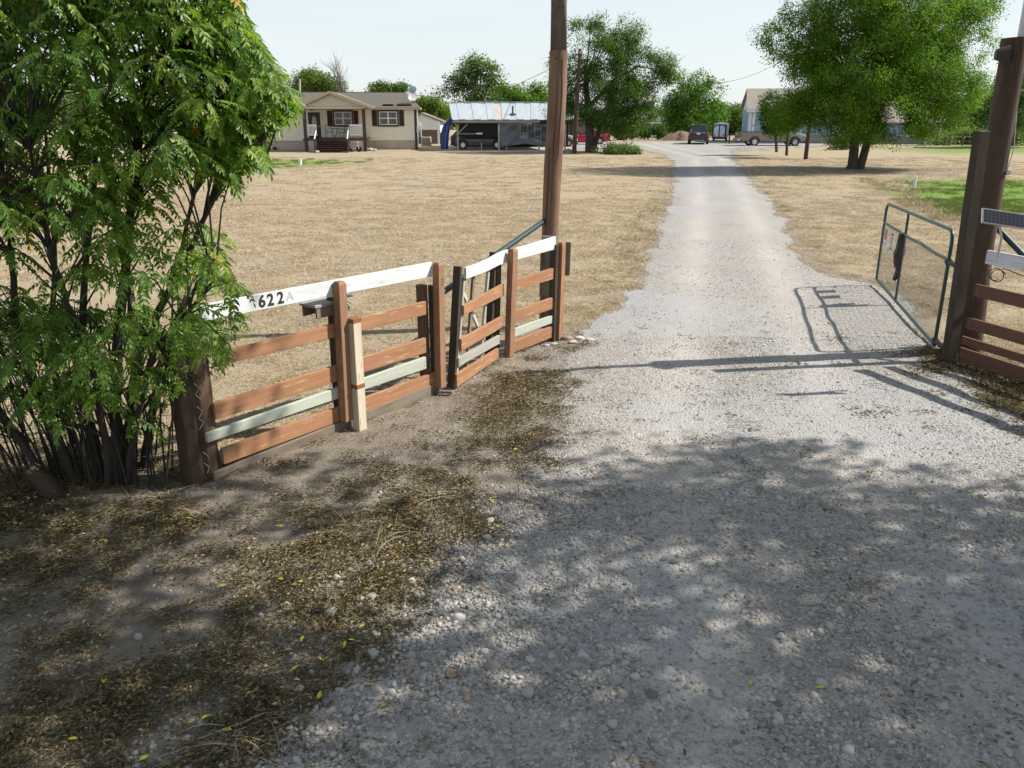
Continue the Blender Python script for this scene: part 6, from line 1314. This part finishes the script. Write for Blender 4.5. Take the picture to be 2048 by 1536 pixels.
def pebble_mat():
    m, t, b = newmat('pebble'); oi = t.nodes.new('ShaderNodeObjectInfo'); tc = t.nodes.new('ShaderNodeTexCoord')
    c = ramp(t, oi.outputs['Random'], [(0, (.11, .10, .09)), (.10, (.22, .20, .18)), (.4, (.31, .29, .265)), (.7, (.39, .368, .34)), (.9, (.47, .45, .42)), (.97, (.30, .20, .13))])
    n = noise(t, tc.outputs['Object'], 3, 4, .6); c = mixc(t, ramp(t, n, [(.35, (0, 0, 0)), (.7, (.5, .5, .5))]), c, (.3, .28, .25))
    t.links.new(c, b.inputs['Base Color']); b.inputs['Roughness'].default_value = .85; b.inputs['Specular IOR Level'].default_value = .25; return m
mpeb = pebble_mat(); temps = []
for k in range(8):
    bm = bmesh.new(); bmesh.ops.create_icosphere(bm, subdivisions=2 if k < 5 else 1, radius=1); sq = (random.uniform(.85, 1.3), random.uniform(.7, 1), random.uniform(.5, .75)); ph = [random.uniform(0, 6) for _ in range(3)]
    for v in bm.verts:
        kk = 1 + .16 * math.sin(2.3 * v.co.x + ph[0]) + .14 * math.sin(2.9 * v.co.y + ph[1]) + .1 * math.sin(4 * v.co.z + ph[2]) + random.uniform(-.13, .13); v.co = Vector((v.co.x * sq[0], v.co.y * sq[1], v.co.z * sq[2])) * kk
    me = bpy.data.meshes.new('pebble'); bm.to_mesh(me); bm.free(); me.materials.append(mpeb); me.polygons.foreach_set('use_smooth', [k % 2 == 0] * len(me.polygons)); temps.append(bpy.data.objects.new('pebble_%02d' % k, me))
def rand_pts(n, x0, x1, y0, y1, dens):
    x = rng.uniform(x0, x1, n); y = rng.uniform(y0, y1, n); k = rng.random(n) < dens(x, y); return x[k], y[k]
def in_view(x, y, mrg=.35): return np.abs(x) < .64 * (y * CP + 3 * SP) + mrg
px_, py_, ps_ = [], [], []
def dn(x, y):
    sd = drive_sd(x, y); e = np.clip(1 + sd / .35, 0, 1) * (sd < .35); cl = vnoise(x, y, .8, 31) * .6 + vnoise(x, y, .25, 32) * .4
    tr_ = np.exp(-((np.abs(x - centre_x(y)) - .85) / .35) ** 2)
    return np.where(sd < .12, (.30 + .7 * np.clip((cl - .38) * 3, 0, 1)) * (1 - .55 * tr_), .25 * (sd < .6)) * in_view(x, y)
x, y = rand_pts(170000, -3.4, 5.6, 2.6, 6.2, dn); px_.append(x); py_.append(y); ps_.append(np.exp(rng.normal(math.log(.0062), .45, len(x))).clip(.003, .026))
x, y = rand_pts(95000, -2, 6.2, 6.2, 11, dn); px_.append(x); py_.append(y); ps_.append(.8 * np.exp(rng.normal(math.log(.0066), .38, len(x))).clip(.005, .03))
x, y = rand_pts(22000, 0, 8, 11, 20, dn); px_.append(x); py_.append(y); ps_.append(.8 * np.exp(rng.normal(math.log(.0085), .33, len(x))).clip(.006, .035))
x, y = rand_pts(330, -3, 5.4, 2.6, 6.2, lambda x, y: (drive_sd(x, y) < .5) * in_view(x, y)); px_.append(x); py_.append(y); ps_.append(rng.uniform(.016, .034, len(x)))
x, y = rand_pts(9000, -5, 1.4, 2.6, 11, lambda x, y: (drive_sd(x, y) > 0) * (sdpoly(x, y, DIRT) < 0) * in_view(x, y) * (.22 + np.exp(-np.clip(drive_sd(x, y), 0, 9) * 1.3))); px_.append(x); py_.append(y); ps_.append(np.exp(rng.normal(math.log(.006), .55, len(x))).clip(.003, .03))
x, y, sz = map(np.concatenate, (px_, py_, ps_)); sz = sz * np.where(y < 6.2, 1 + .5 * np.clip((4.9 - y) / 1.4, 0, 1) * np.clip((vnoise(x, y, .9, 35) - .25) * 2, 0, 1) + .2 * np.clip(1 + drive_sd(x, y) / .6, 0, 1), 1); dsd = drive_sd(x, y); z = gz(x, y) + np.where(dsd < 0, .006 + np.clip(-dsd * .05, 0, .02), 0) + sz * rng.uniform(-.15, .3, len(x))
n = len(x); rot = np.stack([rng.uniform(-.4, .4, n), rng.uniform(-.4, .4, n), rng.uniform(0, 6.28, n)], 1); ix = np.where(sz > .010, rng.integers(0, 5, n), rng.integers(5, 8, n))
scatter('loose_gravel', np.stack([x, y, z], 1), rot, np.repeat(sz[:, None], 3, 1), ix, temps, 'loose pale gravel stones strewn over the driveway', 'gravel')
# --- dry leaf and straw litter patches
def litter_patch(n, rad, lsize, cols, straw=.25, lift=.012):
    r_ = rad * np.sqrt(rng.random(n)); a = rng.uniform(0, 6.28, n); p = np.stack([r_ * np.cos(a), r_ * np.sin(a), rng.uniform(.002, lift, n)], 1)
    th = rng.uniform(0, 6.28, n); d = np.stack([np.cos(th), np.sin(th), rng.uniform(-.15, .35, n)], 1); nr = unit(n) * .55 + np.array([0, 0, 1]); st = rng.random(n) < straw
    ln = np.where(st, rng.uniform(.8, 2.2, n), rng.uniform(.6, 1.2, n)) * lsize; wd = np.where(st, .05 * lsize, ln * rng.uniform(.22, .42, n)); cl = np.array(cols)[rng.integers(0, len(cols), n)] * rng.uniform(.65, 1.3, (n, 1))
    return leaf_quads(p, d, nr, ln, wd, cl, .25)
LCOL = [(.22, .165, .085), (.155, .115, .06), (.30, .235, .125), (.11, .085, .045), (.19, .16, .07), (.36, .295, .17), (.13, .12, .05), (.14, .105, .055)]
temps = []
for k in range(7): v, f, c = litter_patch(46, .11, .030 + .004 * (k % 3), LCOL, .3 if k < 4 else .55, .02); temps.append(template('litter_%02d' % k, v, f, m_litter, c))
def dl(x, y):
    sd = drive_sd(x, y); cl = vnoise(x, y, .7, 41) * .6 + vnoise(x, y, .22, 42) * .4; dsd_ = sdpoly(x, y, DIRT)
    strip = np.exp(-((sd - .35) / .55) ** 2) * (y < 9.5); low = np.clip((6.0 - y) / 1.6, 0, 1) * (sd > -.1); bush = np.exp(-(((x + 3.3) / 1.6) ** 2 + ((y - 6.1) / .7) ** 2)); rf = np.exp(-((x - 5.5) / .55) ** 2) * (y < 10.5) * (y > 6.5)
    return np.clip((strip * .75 + low * .95 + bush * .7 + rf * .8) * np.clip((cl - .26) * 4, 0.05, 1) + .02 * (sd < 0) * (y < 12) + .07 * (dsd_ < 0) * (sd > 0), 0, 1) * in_view(x, y)
x, y = rand_pts(21000, -6, 6.6, 2.5, 11.5, dl); n = len(x); sc_ = rng.uniform(.75, 1.35, n)
scatter('leaf_litter', np.stack([x, y, gz(x, y) + .008], 1), np.stack([rng.uniform(-.08, .08, n), rng.uniform(-.08, .08, n), rng.uniform(0, 6.28, n)], 1), np.stack([sc_, sc_, sc_ * rng.uniform(.6, 1.6, n)], 1), rng.integers(0, 7, n), temps, 'brown dry leaf litter and straw on the dirt beside the drive', 'leaf litter')
# single dry leaves over the drive
temps = []
for k in range(5): v, f, c = litter_patch(3, .05, .042, [LCOL[k], (.40, .30, .15), (.30, .2, .08)], .35, .006); temps.append(template('stray_leaf_%02d' % k, v, f, m_litter, c))
x, y = rand_pts(1700, -2, 9, 2.6, 18, lambda x, y: (drive_sd(x, y) < .3) * in_view(x, y) * (.25 + .75 * (vnoise(x, y, 1.1, 51) > .5)) * np.clip(1.4 - y / 16, .1, 1)); n = len(x); sc_ = rng.uniform(.7, 1.4, n)
scatter('stray_dry_leaves', np.stack([x, y, gz(x, y) + .032], 1), np.stack([rng.uniform(-.1, .1, n), rng.uniform(-.1, .1, n), rng.uniform(0, 6.28, n)], 1), np.repeat(sc_[:, None], 3, 1), rng.integers(0, 5, n), temps, 'single dry leaves and seed pods scattered over the gravel', 'dry leaves')
# long straw by the shrub
temps = []
for k in range(4):
    V, Fc, Cc = [], [], []; n0 = 0
    for j in range(16):
        a = random.uniform(0, 6.28); l_ = random.uniform(.12, .34); p0 = np.array([random.uniform(-.1, .1), random.uniform(-.1, .1), .01]); dv = np.array([math.cos(a), math.sin(a), 0]); sv = np.array([-dv[1], dv[0], 0]) * .0022; hh = random.uniform(.0, .025); cv = random.uniform(-.3, .3); pts = [p0 + dv * l_ * t + sv / .0022 * cv * l_ * t * t + np.array([0, 0, hh * math.sin(math.pi * t)]) for t in (0, .33, .66, 1)]
        for p in pts: V += [p + sv, p - sv]
        Fc += [[n0 + 2 * q, n0 + 2 * q + 1, n0 + 2 * q + 3, n0 + 2 * q + 2] for q in range(3)]; Cc += [np.array(random.choice([(.46, .37, .24), (.36, .28, .17), (.52, .44, .31), (.25, .19, .12)]))] * 8; n0 += 8
    temps.append(template('straw_%02d' % k, np.array(V), np.array(Fc), m_litter, np.array(Cc)))
def ds(x, y): 
    b = np.exp(-(((x + 2.9) / 1.5) ** 2 + ((y - 5.9) / .75) ** 2)) + .12 * np.clip((5.2 - y) / 2, 0, 1) * (x < -.8) + .12 * (sdpoly(x, y, DIRT) < 0)
    return np.clip(b * np.clip((vnoise(x, y, .6, 61) - .3) * 3, .1, 1), 0, 1) * (drive_sd(x, y) > .1) * in_view(x, y)
x, y = rand_pts(520, -6, 1.2, 2.6, 10.5, ds); n = len(x); sc_ = rng.uniform(.7, 1.3, n)
scatter('dry_straw', np.stack([x, y, gz(x, y) + .012], 1), np.stack([rng.uniform(-.06, .06, n), rng.uniform(-.06, .06, n), rng.uniform(0, 6.28, n)], 1), np.repeat(sc_[:, None], 3, 1), rng.integers(0, 4, n), temps, 'long dry straw lying on the dirt around the shrub', 'straw')
# --- short dry lawn
def grass_patch(nb, rad, h, cols, lean=.8, wd=.004):
    r_ = rad * np.sqrt(rng.random(nb)); a = rng.uniform(0, 6.28, nb); p = np.stack([r_ * np.cos(a), r_ * np.sin(a), np.zeros(nb) - .004], 1); th = rng.uniform(0, 6.28, nb)
    d = np.stack([np.cos(th) * lean, np.sin(th) * lean, rng.uniform(.1, .7, nb)], 1); cl = np.array(cols)[rng.integers(0, len(cols), nb)] * rng.uniform(.75, 1.25, (nb, 1))
    ln = h * rng.uniform(.6, 1.4, nb); return leaf_quads(p, d, unit(nb) * .6 + np.array([0, -.5, .6]), ln, np.full(nb, wd), cl, .1)
GC = [(.60, .50, .36), (.50, .41, .285), (.68, .585, .44), (.44, .36, .24), (.54, .45, .29)]
temps = []
for k in range(5): v, f, c = grass_patch(70, .16, .045, GC, .9, .005); temps.append(template('turf_%02d' % k, v, f, m_drygrass, c))
for k in range(2): v, f, c = grass_patch(60, .13, .075, GC + [(.38, .34, .16), (.28, .28, .10)], .6, .006); temps.append(template('turf_%02d' % (5 + k), v, f, m_drygrass, c))
for k in range(2): v, f, c = grass_patch(60, .15, .07, [(.15, .21, .05), (.20, .26, .065), (.27, .30, .10)], .6, .007); temps.append(template('turf_%02d' % (7 + k), v, f, m_drygrass, c))
def lawn(x, y): return (drive_sd(x, y) > .02) * (sdpoly(x, y, DIRT) > -.1) * in_view(x, y)
xl_, yl_, s2 = [], [], []
x, y = rand_pts(9000, -6, 9, 6, 15, lambda x, y: lawn(x, y) * np.clip(vnoise(x, y, .6, 71) * 1.5, .2, 1)); xl_.append(x); yl_.append(y); s2.append(rng.uniform(.8, 1.3, len(x)))
x, y = rand_pts(9000, -16, 18, 15, 30, lambda x, y: lawn(x, y) * .8); xl_.append(x); yl_.append(y); s2.append(rng.uniform(1.2, 2.0, len(x)))
x, y = rand_pts(8000, -30, 32, 30, 58, lambda x, y: lawn(x, y) * .45); xl_.append(x); yl_.append(y); s2.append(rng.uniform(1.6, 2.8, len(x)))
x, y, s2 = map(np.concatenate, (xl_, yl_, s2)); n = len(x); gm = np.zeros(n, bool)
for pl, k in GREENS: gm |= (sdpoly(x, y, pl) + (vnoise(x, y, 1.5, 75) - .5) * 2 < -.3) & (rng.random(n) < .85 * k)
wm = (sdpoly(x, y, WEEDS) < .3); edge_ = (drive_sd(x, y) < .8) & (rng.random(n) < .15)
ix = np.where(gm, rng.integers(7, 9, n), np.where(edge_ | wm, rng.integers(5, 7, n), rng.integers(0, 5, n)))
scatter('lawn_grass', np.stack([x, y, gz(x, y)], 1), np.stack([np.zeros(n), np.zeros(n), rng.uniform(0, 6.28, n)], 1), np.stack([s2, s2, s2 * rng.uniform(.6, 1.3, n) * np.where(wm, 1.3, 1)], 1), ix, temps, 'short dry mown grass covering the lawn', 'grass')
# --- yellow fallen leaves, each its own thing
yl_px = [(208, 1092), (92, 1152), (445, 1182), (385, 1215), (563, 1170), (600, 1176), (380, 1050), (210, 1376), (148, 1490), (384, 1455), (414, 1445), (456, 1470), (290, 1530), (725, 1262), (605, 1290), (590, 1350), (690, 1300), (705, 1290), (795, 1122), (850, 1132), (560, 1060), (780, 1060), (645, 1330), (740, 1375), (750, 1385), (640, 1400), (1740, 1056), (1955, 1140), (1628, 1005), (1545, 990), (1850, 985), (1940, 985), (1445, 935), (1530, 880), (1700, 965), (1030, 905), (1140, 968), (1206, 1180), (1500, 1375), (1640, 1385), (890, 1318), (770, 1420), (1255, 1006), (985, 1010)]
vv = []; 
proto_me = None
for k, (a, b) in enumerate(yl_px):
    if proto_me is None or k % 11 == 0:
        L_, W_ = .058, .021; mb = MB(); pr = [(0, 0), (.25, .36), (.55, .5), (.8, .3), (1, 0)]; top = [((q - .5) * L_, w_ * W_, .006 * math.sin(3 * q + k) + .004) for q, w_ in pr]; bot = [((q - .5) * L_, -w_ * W_, .006 * math.sin(3 * q + k) + .004) for q, w_ in pr]; rib = [((q - .5) * L_, 0, .006 * math.sin(3 * q + k)) for q, w_ in pr]
        n5 = 5; mb.add(top + rib + bot, [(i, i + 1, n5 + i + 1, n5 + i) for i in range(4)] + [(n5 + i, n5 + i + 1, 2 * n5 + i + 1, 2 * n5 + i) for i in range(4)]); o = mb.build('fallen_leaf', m_yellowleaf); proto_me = o.data
    else:
        o = bpy.data.objects.new('fallen_leaf', proto_me); COL.objects.link(o)
    c = G(a, b); o.location = (c.x, c.y, gzf(c.x, c.y) + .034); o.rotation_euler = (random.uniform(-.3, .3), random.uniform(-.25, .25), random.uniform(0, 6.28)); s_ = random.uniform(.8, 1.25); o.scale = (s_, s_ * random.uniform(.8, 1.2), s_)
    if drive_sd(np.array([c.x]), np.array([c.y]))[0] < 0: tag(o, 'small yellow fallen leaf lying on the pale gravel drive', 'leaf', 'yellow leaves on the gravel')
    else: tag(o, 'small yellow fallen leaf lying on the brown dirt verge', 'leaf', 'yellow leaves on the dirt')
